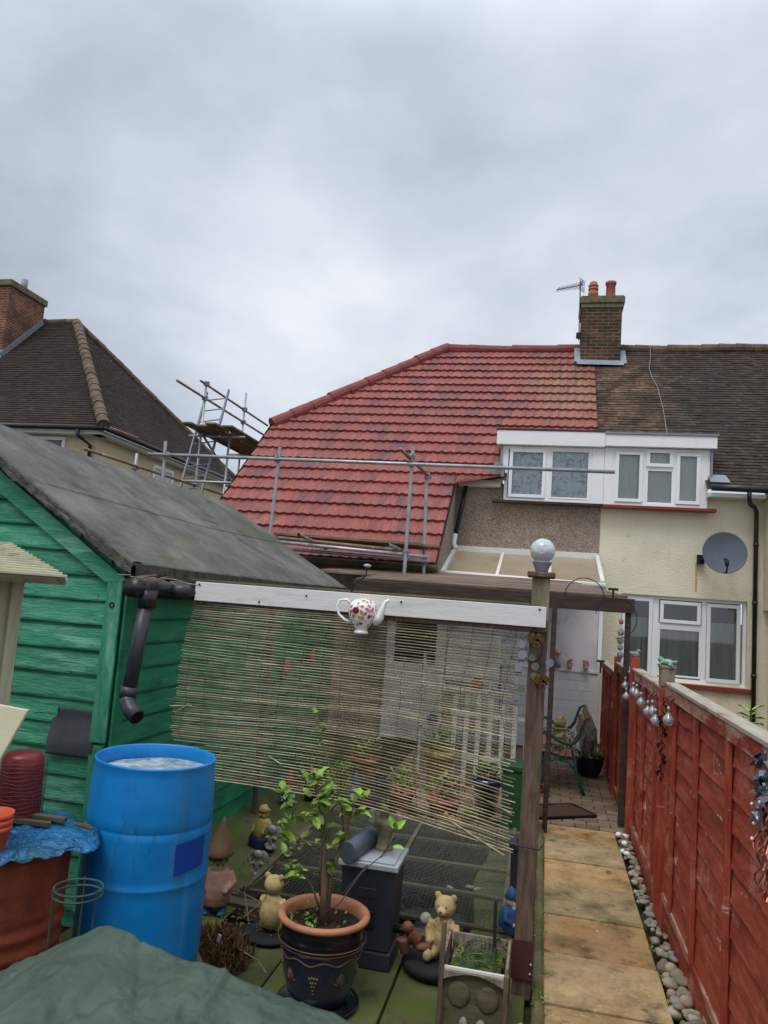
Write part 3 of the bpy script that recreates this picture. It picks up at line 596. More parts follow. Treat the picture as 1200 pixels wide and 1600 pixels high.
while z < 1.10:
    mb.box(-.55, .795, 11.19, 11.215, z, z+.136); z += .14
mb.box(-.6, .82, 11.17, 11.235, 1.12, 1.16); mb.box(.79, .83, 11.175, 11.235, 0, 1.12)
mb.build('cladding_panel', 'cladding', house, bevel=.004)
mb = MB(); mb.grid(lambda a, b: (-.05+.82*a, 11.21+.01*math.sin(a*9+b*3), 1.165+.98*b), 20, 20); mb.build('window_sheet', 'hazy_sheet', house, smooth=True)
mb = MB(); mb.box(.775, .83, 11.18, 11.24, 1.165, 2.32); mb.box(-.14, -.055, 11.17, 11.23, 1.165, 2.32); mb.box(-1.40, .83, 11.17, 11.25, 2.15, 2.33); mb.box(-1.40, -.6, 11.19, 11.25, .75, .85)
mb.box(-.75, -.7, 11.19, 11.25, .85, 2.15); mb.box(-1.40, -1.33, 11.19, 11.25, .0, 2.15)
mb.build('lean_to_frame', 'upvc', house, bevel=.004)
mb = MB(); mb.box(-1.33, -.15, 11.23, 11.24, .85, 2.15); mb.build('lean_to_pane', 'net_curtain', house)
mb = MB(); mb.box(-1.40, -.56, 11.2, 11.24, 0, .75); mb.build('cladding_panel', 'cladding', house)
# ------------------------------------------------------------------ right-hand house
h2 = thing('semi_detached_house', 'cream rendered house with old brown tiled roof and white windows, right of the pebbledash one', 'house', (2, 12.6, 0))
mb = MB(); wall_with_holes(mb, .837, 3.46, -.1, 3.98, 12.6, [(1.20, 3.08, 1.00, 2.32)]); mb.build('wall', 'cream_render', h2)
mb = MB(); g = .10
def lo2(v): return 2.44 if v < VD1-.02 else XP
tile_roof(mb, RO, (1, 0, 0), VD, -.02, VR+.02, [(lo2, lambda v: 3.30)], .165, g, .013, 1, None, brownc, .004, 5)
rf2 = mb.build('roof', 'brown_tile', h2)
mb = MB(); ridge_run(mb, rp(1.32, VR, .01), rp(3.32, VR, .03), .11, .33, sag=.02); mb.build('ridge_tiles', 'old_ridge', rf2)
mb = MB(); mb.quad(rp(XP, VD1, -.03), rp(3.3, VD1, -.03), rp(3.3, VR, -.03), rp(XP, VR, -.03)); mb.quad(rp(2.4, -.02, -.03), rp(3.3, -.02, -.03), rp(3.3, VD1, -.03), rp(2.4, VD1, -.03)); mb.build('roof_deck', 'dark_beam', rf2)
dm = MB(); dm.box(.856, .985, Yd-.008, Yd+.05, 3.73, 4.675); dm.box(2.365, 2.47, Yd, 13.1, 4.1, 4.675); dm.box(.848, 2.55, Yd-.10, 13.35, 4.68, 4.875); dm.box(2.365, 2.44, Yd, Yd+.1, 3.73, 4.10)
dorm = dm.build('dormer', 'upvc', h2, bevel=.005)
mb = MB(); mb.box(.846, 2.57, Yd-.12, 13.4, 4.877, 4.91); mb.build('dormer_cover', 'lead', dorm)
mb = MB(); mb.box(2.471, 2.50, Yd-.05, 13.1, 4.08, 4.675); mb.quad(rp(2.45, .1, .03), rp(2.75, .1, .03), rp(2.70, .32, .03), rp(2.45, .32, .03)); mb.build('flashing', 'lead', dorm)
window(h2, 'window', .985, 2.365, 3.73, 4.675, Yd, [(1.085, 1.40, 3.84, 4.56, True), (1.56, 1.86, 4.43, 4.60, True), (1.54, 1.90, 3.80, 4.31, False), (2.02, 2.27, 3.84, 4.56, True)], dict(bars=[(1.455, 1.51, 3.76, 4.65), (1.915, 1.965, 3.76, 4.65), (1.5, 1.92, 4.34, 4.375)]), 'blind_pale', sill=(.85, 2.56, 3.72, .05, .12))
window(h2, 'window', 1.20, 3.08, 1.00, 2.32, 12.66, [(1.30, 1.64, 1.10, 2.22, True), (1.82, 2.40, 1.10, 1.80, False), (1.86, 2.36, 1.96, 2.20, True), (2.56, 2.94, 1.10, 2.20, True)],
       dict(bars=[(1.70, 1.79, 1.04, 2.28), (2.43, 2.50, 1.04, 2.28), (1.79, 2.43, 1.83, 1.90)]), 'grey_curtain', curt_top=1.98, sill=(1.12, 3.16, .99, .07, .12))
mb = MB(); mb.tube([(2.44, 12.2, 4.03), (3.26, 12.2, 4.02)], .055, 10); mb.build('gutter', 'black_plastic', h2, smooth=True)
mb = MB(); mb.box(2.42, 3.24, 12.3, 12.597, 3.90, 3.96); mb.build('soffit_board', 'white_fascia', h2)
mb = MB(); mb.tube([(2.98, 12.2, 4.02), (2.98, 12.2, 3.86), (3.02, 12.3, 3.80), (3.12, 12.45, 3.78), (3.16, 12.5, 3.72), (3.165, 12.52, 3.6), (3.165, 12.52, 0)], .034, 10)
for z in (3.2, 2.3, 1.2): mb.tube([(3.165, 12.52, z-.03), (3.165, 12.52, z+.03)], .043, 10)
mb.build('downpipe', 'black_plastic', h2, smooth=True)
mb = MB(); mb.quad((2.30, 12.597, 2.88), (2.345, 12.597, 2.88), (2.335, 12.597, 2.42), (2.31, 12.597, 2.42)); mb.build('rust_stain', 'rust_streak', h2)
# shared stack
ch = MB(); ch.box(.50, 1.32, 15.85, 16.7, 6.7, 8.42); stack = ch.build('chimney', 'chimney_brick', house)
mb = MB(); mb.box(.475, 1.345, 15.825, 16.725, 8.422, 8.52); mb.box(.45, 1.37, 15.80, 16.75, 8.521, 8.66); mb.box(.47, 1.35, 15.82, 16.73, 8.661, 8.69); mb.build('chimney_cap', 'moss_concrete', stack, bevel=.012)
mb = MB(); mb.lathe([(.105, 0), (.11, .13), (.095, .14), (.095, .19), (.108, .195), (.108, .215), (.095, .22), (.095, .26), (.108, .27), (.108, .29), (.09, .30), (.08, .36), (.03, .39), (0, .39)], (.72, 16.0, 8.69), 16); mb.build('chimney_pot', 'terracotta', stack, smooth=True)
mb = MB(); mb.lathe([(.10, 0), (.095, .29), (.115, .305), (.115, .36), (.09, .37), (.08, .3), (.08, .2)], (1.08, 16.0, 8.69), 16, cap=False); mb.build('chimney_pot', 'terracotta', stack, smooth=True)
mb = MB(); z0 = VR-1.0
mb.quad(rp(.43, z0+.07, .085), rp(1.38, z0+.10, .05), rp(1.38, z0+.30, .06), rp(.43, z0+.30, .09)); mb.box(.48, 1.34, 15.838, 15.849, 7.1, 7.25)
mb.quad(rp(.38, z0+.2, .085), rp(.505, z0+.2, .085), rp(.505, VR, .085), rp(.38, VR, .085)); mb.quad(rp(1.32, z0+.2, .045), rp(1.44, z0+.2, .045), rp(1.44, VR, .045), rp(1.32, VR, .045))
mb.build('flashing', 'lead', stack)
# third house, only a sliver at the right
h3 = thing('terraced_house', 'next house along with low brown roof sweep, only its edge in view at far right', 'house', (6, 12.6, 0))
mb = MB(); tile_roof(mb, RO, (1, 0, 0), VD, -2.32, VR+.02, [(lambda v: 3.302 if v > -.03 else 3.235, lambda v: 9.0)], .165, .10, .013, 1, None, brownc, .004, 6)
rf3 = mb.build('roof', 'brown_tile', h3)
mb = MB(); ridge_run(mb, rp(3.33, VR, .03), rp(9.0, VR, .05), .11, .33); mb.build('ridge_tiles', 'old_ridge', rf3)
mb = MB(); mb.quad(rp(3.31, -2.3, -.03), rp(9, -2.3, -.03), rp(9, VR, -.03), rp(3.31, VR, -.03)); mb.build('roof_deck', 'dark_beam', rf3)
mb = MB(); mb.box(3.36, 8.9, 10.7, 12.5, 0, 2.28); mb.add([(3.30, 10.5, 2.2), (3.30, 12.6, 2.2), (3.30, 12.6, 4.25), (3.30, 10.5, 2.43)], [(0, 1, 2, 3)]); mb.build('wall', 'cream_render', h3)
# cable draped down the old roof, aerial, dish
mb = MB(); mb.tube([rp(1.95, VR+.02, .1), rp(1.93, VR-.5, .03), rp(1.86, VR-1.0, .03), rp(1.88, VR-1.4, .03), rp(1.95, VR-1.9, .03), rp(1.97, VR-2.8, .03), rp(1.95, VR-3.9, .03)], .006, 6)
tag(mb.build('cable', 'lead'), 'thin pale cable running down the old brown roof above the right dormer', 'cable')
t = thing('television_aerial', 'television aerial on a thin mast strapped to the brick chimney stack', 'aerial', (.44, 16.0, 7.8))
mb = MB(); mb.tube([(.46, 15.95, 7.75), (.44, 16.0, 9.08)], .014, 8); mb.build('mast', 'rust_tube', t)
mb = MB(); A, B = Vector((.44, 16, 9.0)), Vector((-.05, 15.7, 8.78)); mb.tube([A+(A-B)*.12, B], .014, 6)
for i in range(9):
    p = A.lerp(B, i/8.5); d = Vector((.45, -.5, .6)).normalized()*(.10-.005*i)
    mb.tube([p-d, p+d], .009, 5)
for s_ in (-1, 1):
    for k in range(3): mb.tube([A+Vector((-.02, -.1, s_*(.03+.045*k))), A+Vector((-.02+.12, .12, s_*(.03+.045*k)))], .009, 5)
mb.build('aerial_boom', 'lead', t)
mb = MB(); mb.box(.40, .50, 15.9, 15.96, 7.78, 7.9); mb.build('bracket', 'dark_metal', t)
t = thing('satellite_dish', 'round grey satellite dish on the cream wall above the lower window', 'satellite dish', (2.60, 12.3, 3.0))
Md = Matrix.Translation((2.62, 12.12, 3.01)) @ Matrix.Rotation(R(84), 4, 'X') @ Matrix.Rotation(0, 4, 'Z')
mb = MB(Md); prof = [(.31*i/12, .055*(i/12)**2) for i in range(13)]
mb.lathe(prof, n=40, cap=False); mb.lathe([(.31, .055), (.318, .058), (.318, .045), (.30, .04)], n=40, cap=False); mb.build('reflector', 'dish', t, smooth=True)
mb = MB(); mb.tube([(2.62, 12.10, 2.72), (2.60, 11.85, 2.70), (2.585, 11.72, 2.82)], .012, 6); mb.build('feed_arm', 'dark_metal', t)
mb = MB(); mb.tube([(2.585, 11.74, 2.80), (2.58, 11.77, 2.88)], [.028, .03], 10); mb.tube([(2.58, 11.77, 2.88), (2.575, 11.84, 2.90)], .022, 8); mb.build('receiver', 'dark_metal', t, smooth=True)
mb = MB(); mb.box(2.32, 2.42, 12.50, 12.59, 2.86, 3.0); mb.tube([(2.37, 12.5, 2.93), (2.5, 12.3, 2.93), (2.6, 12.16, 2.98)], .022, 8); mb.build('wall_bracket', 'dark_metal', t)
# ------------------------------------------------------------------ neighbour at the left
h4 = thing('detached_house', 'dark hipped roof house with cream walls beyond the green shed', 'house', (-12, 18, 0))
s45 = math.atan(4.03/3.97)
mb = MB()
def darkc(k, row, r, u, v): kk = r.uniform(.7, 1.2)*(1+.4*noise.noise((u*.8, v*.8, 2))); return (kk*1.08, kk, kk*.94)
V1 = (0, math.cos(s45), math.sin(s45)); L1 = 4.03/math.sin(s45)
tile_roof(mb, (-10, 15, 5.37), (-1, 0, 0), V1, 0, L1, [(lambda v: 3.95*v/L1, lambda v: 12)], .165, .10, .014, 1, None, darkc, .004, 8)
V2 = (-math.cos(s45), 0, math.sin(s45))
tile_roof(mb, (-10, 15, 5.37), (0, 1, 0), V2, 0, L1, [(lambda v: 4*v/L1, lambda v: 8-4*v/L1)], .165, .10, .014, 1, None, darkc, .004, 9)
rf4 = mb.build('roof', 'dark_tile', h4)
mb = MB(); ridge_run(mb, (-9.97, 14.97, 5.40), (-13.95, 19, 9.42), .14, .34); mb.build('hip_tiles', 'old_ridge', rf4)
mb = MB(); ridge_run(mb, (-13.95, 19, 9.42), (-22, 19, 9.42), .11, .34); ridge_run(mb, (-10, 23, 5.37), (-13.95, 19, 9.42), .10, .34); mb.build('ridge_tiles', 'old_ridge', rf4)
mb = MB(); mb.add([(-10.05, 15.05, 5.33), (-22, 15.05, 5.33), (-22, 19, 9.3), (-14, 19, 9.3), (-10.05, 22.95, 5.33)], [(0, 1, 2, 3), (0, 3, 4)]); mb.build('roof_deck', 'dark_beam', rf4)
mb = MB(); mb.box(-22, -10.35, 15.35, 22.6, 0, 5.30); mb.build('wall', 'cream_render_far', h4)
mb = MB(); mb.box(-22, -10.08, 15.04, 15.36, 5.20, 5.30); mb.box(-10.34, -10.06, 15.05, 22.7, 5.2, 5.3); mb.build('soffit_board', 'white_fascia', h4)
mb = MB(); mb.tube([(-22, 14.94, 5.33), (-9.96, 14.94, 5.33)], .06, 10); mb.tube([(-9.94, 14.95, 5.33), (-9.94, 23.0, 5.33)], .06, 10); mb.build('gutter', 'black_plastic', h4, smooth=True)
mb = MB(); mb.tube([(-10.6, 14.94, 5.30), (-10.6, 14.96, 5.15), (-10.45, 15.26, 4.98), (-10.45, 15.28, 0)], .045, 10); mb.build('downpipe', 'black_plastic', h4, smooth=True)
def small_window(h, P, d, w, hh, n, cmat='dark_room'):
    # P lower corner, d horizontal dir, n outward normal
    P, d, n = Vector(P), Vector(d), Vector(n); up = Vector((0, 0, 1)); mb = MB()
    def bar(a, b, c, e, t=.06):
        q = [P+d*a+up*c, P+d*b+up*c, P+d*b+up*e, P+d*a+up*e]; q2 = [x+n*t for x in q]
        mb.add(q+q2, [(0, 1, 2, 3), (7, 6, 5, 4), (0, 4, 5, 1), (1, 5, 6, 2), (2, 6, 7, 3), (3, 7, 4, 0)])
    bar(0, w, 0, .08); bar(0, w, hh-.08, hh); bar(0, .08, .08, hh-.08); bar(w-.08, w, .08, hh-.08); bar(w/2-.05, w/2+.05, .08, hh-.08, .07)
    o = mb.build('window', 'upvc', h); mb = MB()
    q = [P+d*.08+up*.08+n*.015, P+d*(w-.08)+up*.08+n*.015, P+d*(w-.08)+up*(hh-.08)+n*.015, P+d*.08+up*(hh-.08)+n*.015]; mb.quad(*q); mb.build('pane', cmat, o)
mat('dark_glass', [S(36, 42, 48), S(70, 78, 84)], 1.5, .08, 0, spec=.8)
small_window(h4, (-12.75, 15.35, 4.0), (1, 0, 0), 1.6, 1.17, (0, -1, 0), 'dark_glass')
small_window(h4, (-15.6, 15.35, 4.0), (1, 0, 0), 1.6, 1.17, (0, -1, 0), 'dark_glass')
small_window(h4, (-10.35, 17.9, 4.0), (0, 1, 0), 1.1, 1.05, (1, 0, 0), 'net_curtain')
mb = MB(); mb.box(-16.3, -15.0, 17.38, 18.86, 7.3, 9.86); st = mb.build('chimney', 'far_brick', h4)
mb = MB(); mb.box(-16.36, -14.94, 17.32, 18.92, 9.861, 10.06); mb.build('chimney_cap', 'moss_concrete', st, bevel=.03)
mb = MB(); mb.tube([(-15.25, 18.2, 10.06), (-15.25, 18.2, 10.42)], .09, 12); mb.build('chimney_pot', 'lead', st, smooth=True)
mb = MB(); mb.box(-16.32, -14.975, 17.35, 17.378, 7.7, 8.0); mb.beam((-14.98, 17.36, 7.86), (-14.98, 18.86, 9.38), .03, .16); mb.build('flashing', 'lead', st)
# ================================================================== SCAFFOLDING
t = thing('scaffolding', 'steel tube scaffold with a boarded lift standing along the low edge of the red roof', 'scaffolding', (-2.7, 9.6, 0), 'scaffolds round the red roofed house')
for (x, x2, y, z1, z0) in ((-3.65, -3.74, 9.6, 3.92, 0), (-1.79, -1.79, 9.6, 3.98, 2.2), (-1.69, -1.64, 10.25, 3.74, 2.3), (-5.38, -5.25, 9.6, 3.95, 0)):
    mb = MB(); mb.tube([(x, y, z1), (x2, y, z0)], .0245, 10, cap=False); mb.tube([(x, y, z1-.002), (x, y, z1)], .018, 10); mb.build('standard', 'galv', t, smooth=True)
mb = MB(); mb.tube([(-5.6, 9.54, 3.745), (.78, 9.54, 3.72)], .0245, 10); mb.build('ledger', 'galv', t, smooth=True)
mb = MB(); mb.tube([(-1.88, 9.2, 3.86), (-1.66, 10.36, 3.70)], .0245, 10); mb.build('transom', 'rust_tube', t, smooth=True)
for (a, b, mt_) in (((-3.72, 9.66, 2.62), (-1.5, 9.66, 2.53), 'galv'), ((-3.6, 10.1, 2.55), (-1.55, 10.1, 2.50), 'galv'), ((-3.72, 9.72, 2.68), (-1.9, 9.72, 2.60), 'rust_tube')):
    mb = MB(); mb.tube([a, b], .0245, 10); mb.build('ledger', mt_, t, smooth=True)
for x in (-3.05, -1.86):
    mb = MB(); mb.tube([(x-.12, 9.3, 2.70 if x < -2 else 2.64), (x, 10.2, 2.60)], .0245, 10, cap=False); mb.build('transom', 'galv', t, smooth=True)
for (y, z, e) in ((9.75, 2.72, -1.62), (9.99, 2.725, -1.42), (10.22, 2.71, -1.6)):
    mb = MB(); mb.box(-3.72+rnd.uniform(-.1, .1), e, y, y+.225, z-.02, z+.018, rot=Matrix.Rotation(R(.9), 3, 'Y')); mb.build('scaffold_board', 'scaffold_board', t, bevel=.004)
for (x, y, z) in ((-3.66, 9.575, 3.745), (-1.79, 9.575, 3.745), (-1.79, 9.60, 3.83), (-1.68, 10.24, 3.70), (-5.33, 9.575, 3.745), (-1.79, 9.63, 2.55), (-3.72, 9.63, 2.64), (-1.64, 10.2, 2.50)):
    mb = MB(); mb.box(x-.035, x+.035, y-.045, y+.035, z-.04, z+.04, rot=Matrix.Rotation(R(20), 3, 'X')); mb.tube([(x, y-.06, z+.03), (x+.03, y-.06, z+.05)], .01, 6); mb.build('coupler', 'lead', t, bevel=.008)
t = thing('scaffolding', 'rusty tube scaffold tower with plank platform at the far left of the red roof', 'scaffolding', (-6.8, 14.5, 0), 'scaffolds round the red roofed house')
for (x, y, z1) in ((-6.8, 13.48, 6.0), (-6.8, 15.45, 6.34), (-6.2, 13.5, 5.0), (-6.2, 15.3, 5.2), (-6.3, 16.6, 6.1), (-6.9, 11.4, 4.1)):
    mb = MB(); mb.tube([(x, y, z1), (x-.03, y, 0)], .0245, 8); mb.build('standard', 'galv', t, smooth=True)
for (a, b) in (((-6.8, 12.30, 5.66), (-6.8, 16.9, 5.66)), ((-6.84, 13.3, 5.96), (-6.84, 17.0, 5.96)), ((-6.8, 9.8, 3.84), (-6.8, 14.8, 3.90)), ((-6.8, 13.3, 4.95), (-6.8, 16.9, 4.95)), ((-6.2, 13.3, 4.93), (-6.2, 16.9, 4.93)), ((-6.8, 10.4, 4.30), (-6.8, 11.2, 4.32))):
    mb = MB(); mb.tube([a, b], .0245, 8); mb.build('ledger', 'rust_tube', t, smooth=True)
for (a, b) in (((-7.1, 13.55, 4.90), (-5.9, 13.55, 4.90)), ((-7.1, 15.4, 4.90), (-5.9, 15.4, 4.90)), ((-6.8, 13.6, 4.9), (-6.75, 16.5, 3.6)), ((-6.2, 15.3, 4.9), (-6.2, 13.8, 3.4)), ((-7.0, 13.0, 3.9), (-5.6, 13.0, 3.9))):
    mb = MB(); mb.tube([a, b], .0245, 8); mb.build('transom', 'galv', t, smooth=True)
for i, x in enumerate((-6.92, -6.68, -6.44, -6.20)):
    mb = MB(); mb.box(x, x+.225, 12.85+.2*(i % 2), 16.6, 4.985, 5.02, rot=Matrix.Rotation(R(rnd.uniform(-1, 1)), 3, 'Z')); mb.build('scaffold_board', 'scaffold_board', t, bevel=.004)
for (x, y, z) in ((-6.8, 13.48, 5.66), (-6.8, 15.45, 5.66), (-6.8, 13.48, 5.96), (-6.8, 15.45, 5.96), (-6.8, 13.48, 4.93), (-6.9, 11.4, 3.86), (-6.8, 13.48, 3.88)):
    mb = MB(); mb.box(x-.05, x+.05, y-.05, y+.05, z-.045, z+.045, rot=Matrix.Rotation(R(15), 3, 'X')); mb.build('coupler', 'lead', t, bevel=.01)
t = thing('ladder', 'aluminium ladder leaning on the scaffold tower platform', 'ladder', (-6.7, 13.2, 0))
d0 = Vector((0, 1.02, 2.36)); A1, A2 = Vector((-6.9, 11.6, -.1)), Vector((-6.62, 11.6, -.1))
mb = MB(); A1 = Vector((-6.98, 13.9, 5.90)); A2 = Vector((-6.62, 14.15, 6.03))
D_ = Vector((.02, -.80, -2.30))
for A in (A1, A2): mb.beam(A, A+D_*2.2, .03, .06)
mb.build('stile', 'lead', t)
for i in range(20):
    mb = MB(); p = A1.lerp(A1+D_*2.2, (i+.8)/20.5); q = A2.lerp(A2+D_*2.2, (i+.8)/20.5); mb.tube([p, q], .014, 6); mb.build('rung', 'lead', t)
# ================================================================== GREEN SHED
shed = thing('garden_shed', 'weathered green timber shed with grey felt roof at left', 'shed', (-3.7, 6.3, 0))
SX, SY0, SY1, EZ, AX, AZ = -2.40, 4.0, 8.6, 2.02, -3.74, 2.93
sk = (AZ-EZ)/(-2.32-AX)
mb = MB(); bh = .143
PROF = [(.004, 0), (.024, .001), (.026, .012), (.018, .07), (.012, .118), (.002, .132), (.0, bh)]
nb = int((AZ-.08)/bh)+1
for k in range(nb):
    z0 = .10+k*bh; c0 = rnd.uniform(.82, 1.12); ph = rnd.uniform(0, 99); sg = rnd.uniform(-.006, .006)
    zt = z0+bh*.8
    xr = SX if zt < EZ-.08 else min(SX, -2.32-(z0+bh+.03-EZ)/sk); xl = 2*AX-xr
    if xr-xl < .1: continue
    n = 40
    V = []; Fs = []
    for i in range(n+1):
        x = xl+(xr-xl)*i/n
        for (o, dz) in PROF: V.append((x, SY0-o-.003*noise.noise((x*3, ph, 0)), z0+dz+sg*math.sin(x*1.3+ph)+.003*noise.noise((x*5, ph, 3))))
    P_ = len(PROF)
    for i in range(n):
        for j in range(P_-1): Fs.append((i*P_+j, (i+1)*P_+j, (i+1)*P_+j+1, i*P_+j+1))
    mb.add(V, Fs, [(c0, c0, c0)]*len(Fs))
for k in range(nb):
    for x in (-2.56, -3.05, -3.6):
        z = .10+k*bh+.035+rnd.uniform(-.008, .008); x += rnd.uniform(-.01, .01)
        if z < EZ-.1 or x < -2.5-(z-EZ)/sk: mb.col = (.35, .25, .2); q = .0045; mb.add([(x+q*math.cos(a), SY0-.0275, z+q*math.sin(a)) for a in (0, 1.05, 2.1, 3.14, 4.19, 5.24)], [(0, 1, 2, 3, 4, 5)]); mb.col = (1, 1, 1)
mb.add([(2*AX-SX, SY0+.004, 0), (SX, SY0+.004, 0), (SX, SY0+.004, 2.0), (AX, SY0+.004, 2.85), (2*AX-SX, SY0+.004, 2.0)], [(0, 1, 2, 3, 4)])
front = mb.build('front_wall', 'green_front', shed, smooth=False)
mb = MB()
for k in range(13):
    z0 = .10+k*.147; ph = rnd.uniform(0, 99); n = 50; V = []; Fs = []
    for i in range(n+1):
        y = SY0+(SY1-SY0)*i/n
        for (o, dz) in PROF: V.append((SX+o+.003*noise.noise((y*2, ph, 0)), y, z0+dz*1.03+.004*noise.noise((y*2, ph, 3))))
    for i in range(n):
        for j in range(P_-1): Fs.append((i*P_+j, (i+1)*P_+j, (i+1)*P_+j+1, i*P_+j+1))
    mb.add(V, Fs)
mb.add([(SX-.004, SY0, 0), (SX-.004, SY1, 0), (SX-.004, SY1, 2.05), (SX-.004, SY0, 2.05)], [(0, 1, 2, 3)]); mb.box(2*AX-SX, SX-.01, SY1-.04, SY1, 0, 2.0)
mb.build('side_wall', 'green_side', shed)
mb = MB(); mb.box(SX-.085, SX+.012, SY0-.052, SY0-.028, 1.02, 1.98); mb.build('corner_board', 'green_trim', shed, bevel=.004)
mb = MB(); mb.box(SX-.075, SX+.010, SY0-.048, SY0-.028, .10, 1.005, rot=Matrix.Rotation(R(-1.2), 3, 'Y')); mb.build('corner_board', 'green_trim', shed, bevel=.006)
mb = MB(); mb.box(SX+.028, SX+.045, SY0-.04, SY0+.05, .12, 1.96); mb.build('corner_board', 'green_side', shed, bevel=.004)
mb = MB()
for s_ in (1, -1):
    X = lambda x: x if s_ == 1 else 2*AX-x
    a = [(X(AX), AZ-.085), (X(-2.36), EZ-.075), (X(-2.50), EZ-.09), (X(AX), AZ-.22)]
    mb.add([(x, SY0-.055, z) for x, z in a]+[(x, SY0-.033, z) for x, z in a], [(0, 1, 2, 3), (4, 7, 6, 5), (0, 4, 5, 1), (1, 5, 6, 2), (2, 6, 7, 3)])
mb.build('bargeboard', 'green_front', shed)
def roofpt(s_, a, b, h=0):
    """a 0..1 ridge to eave, b 0..1 front to back"""
    ye = 3.90+(8.78-3.90)*b; yr = 3.90+(8.15-3.90)*b
    y = yr+(ye-yr)*a; x = AX+s_*(-2.30-AX)*a
    z = AZ+.02+(EZ+.02-AZ-.02)*a
    z += -.025*math.sin(math.pi*b)*(1-a*.6)-.02*math.sin(math.pi*a)*math.sin(2*b+.6)+.006*noise.noise((x*2.5, y*1.6, 1))+.004*noise.noise((x*9, y*7, 1))+h
    return Vector((x, y, z))
mb = MB()
for s_ in (1, -1): mb.grid(lambda a, b: roofpt(s_, a, b), 40, 110)
rf = mb.build('roof', 'felt', shed, smooth=True, solid=.02)
mb = MB(); mb.grid(lambda a, b: roofpt(1, a*(.475+.006*noise.noise((b*14, 0, 5))), b, .007+.004*max(0, noise.noise((b*9, a*2, 8)))), 20, 110)
mb.grid(lambda a, b: roofpt(1, .475+a*.006+.006*noise.noise((b*14, 0, 5)), b, .010*(1-a)), 1, 110)
mb.build('felt_strip', 'felt', rf, smooth=True)
def verge(s_):
    def f(a, b):
        p = roofpt(s_, b, 0, .012)
        if a < .5: return p+Vector((0, .13-.26*a-.01, .004))
        d = (a-.5)*2; lip = .055+.020*noise.noise((b*11, s_, 4))+.012*noise.noise((b*40, s_, 4))
        return p+Vector((0, -.012-.012*d+.008*noise.noise((b*30, d*3, 2)), -lip*d))
    return f
mb = MB()
for s_ in (1, -1): mb.grid(verge(s_), 8, 120)
mb.build('verge_felt', 'felt', rf, smooth=True)
mb = MB()
mb.grid(lambda a, b: roofpt(1, 1, b)+Vector((.012+.014*a*abs(noise.noise((b*30, a, 2))), 0, .004-a*(.075+.03*noise.noise((b*13, 0, 7))+.012*noise.noise((b*60, 0, 7))))), 4, 160)
mb.grid(lambda a, b: verge(1)(.5+a*.5, b)+Vector((0, -.006, -.012-.012*abs(noise.noise((b*25, a, 1))))), 4, 100)
mb.build('eaves_felt', 'felt_edge', rf)
mb = MB(); mb.box(SX+.03, SX+.055, SY0-.03, 8.6, 1.90, 2.0); mb.box(SX, -2.32, SY0, 8.6, 1.985, 2.0); mb.build('eaves_board', 'dark_beam', shed)
mb = MB(); mb.grid(lambda a, b: (-2.76+.30*a+.02*b*(1-a)+(.035 if (a < .1 and b > .75) else 0), SY0-.044-.008*math.sin(b*6.5)-.004*noise.noise((a*4, b*4, 0)), .925+.27*b), 10, 16); mb.build('felt_patch', 'felt_patch', shed, smooth=True, solid=.004)
mb = MB(); mb.lathe([(.016, 0), (.010, .003), (.006, -.006)], n=14, cap=True); 
o = None
mb = MB(T((-2.44, SY0-.053, 1.80), rx=R(90))); mb.lathe([(.017, -.002), (.017, .004), (.011, .005), (.010, -.002)], n=16); mb.build('bolt_hole', 'black_plastic', shed)
mb = MB(); mb.tube([(-2.245, 3.80, 1.905), (-2.245, 8.7, 1.93)], .050, 12); gt = mb.build('gutter', 'black_plastic', shed, smooth=True)
mb = MB(); mb.tube([(-2.21, 3.76, 1.91), (-2.22, 3.98, 1.91)], .055, 14); mb.tube([(-2.17, 3.85, 1.90), (-2.165, 3.85, 1.80)], [.06, .052], 12); mb.tube([(-2.10, 4.02, 1.90), (-2.02, 4.15, 1.905)], .045, 10); mb.build('gutter_outlet', 'black_plastic', gt, smooth=True)
mb = MB(); mb.tube([(-2.165, 3.84, 1.83), (-2.205, 3.83, 1.33)], .040, 16); mb.tube([(-2.203, 3.83, 1.37), (-2.209, 3.83, 1.31)], .0465, 16)
mb.tube([(-2.207, 3.83, 1.32), (-2.20, 3.82, 1.285), (-2.165, 3.80, 1.25), (-2.105, 3.77, 1.225)], .044, 16); mb.build('downpipe', 'grey_pipe', shed, smooth=True)
mb = MB(T((-2.104, 3.769, 1.2245), rz=R(64), rx=R(114))); mb.lathe([(.035, .003), (0.0, .003)], n=16); mb.build('pipe_bore', 'black_plastic', shed)
mb = MB()
for i in range(26):
    x, y, z = -2.30+rnd.uniform(0, .3), 3.76+rnd.uniform(-.04, .3), 1.955+rnd.uniform(0, .02)
    a = rnd.uniform(-1.2, 1.2); L_ = rnd.uniform(.05, .14); mb.tube([(x, y, z), (x+L_*math.cos(a), y+L_*math.sin(a)*.5, z+rnd.uniform(-.02, .02))], .003, 4)
tag(mb.build('twigs', 'grey_wood'), 'dry twigs and bark caught on top of the black gutter outlet by the shed corner', 'twigs', kind='stuff')
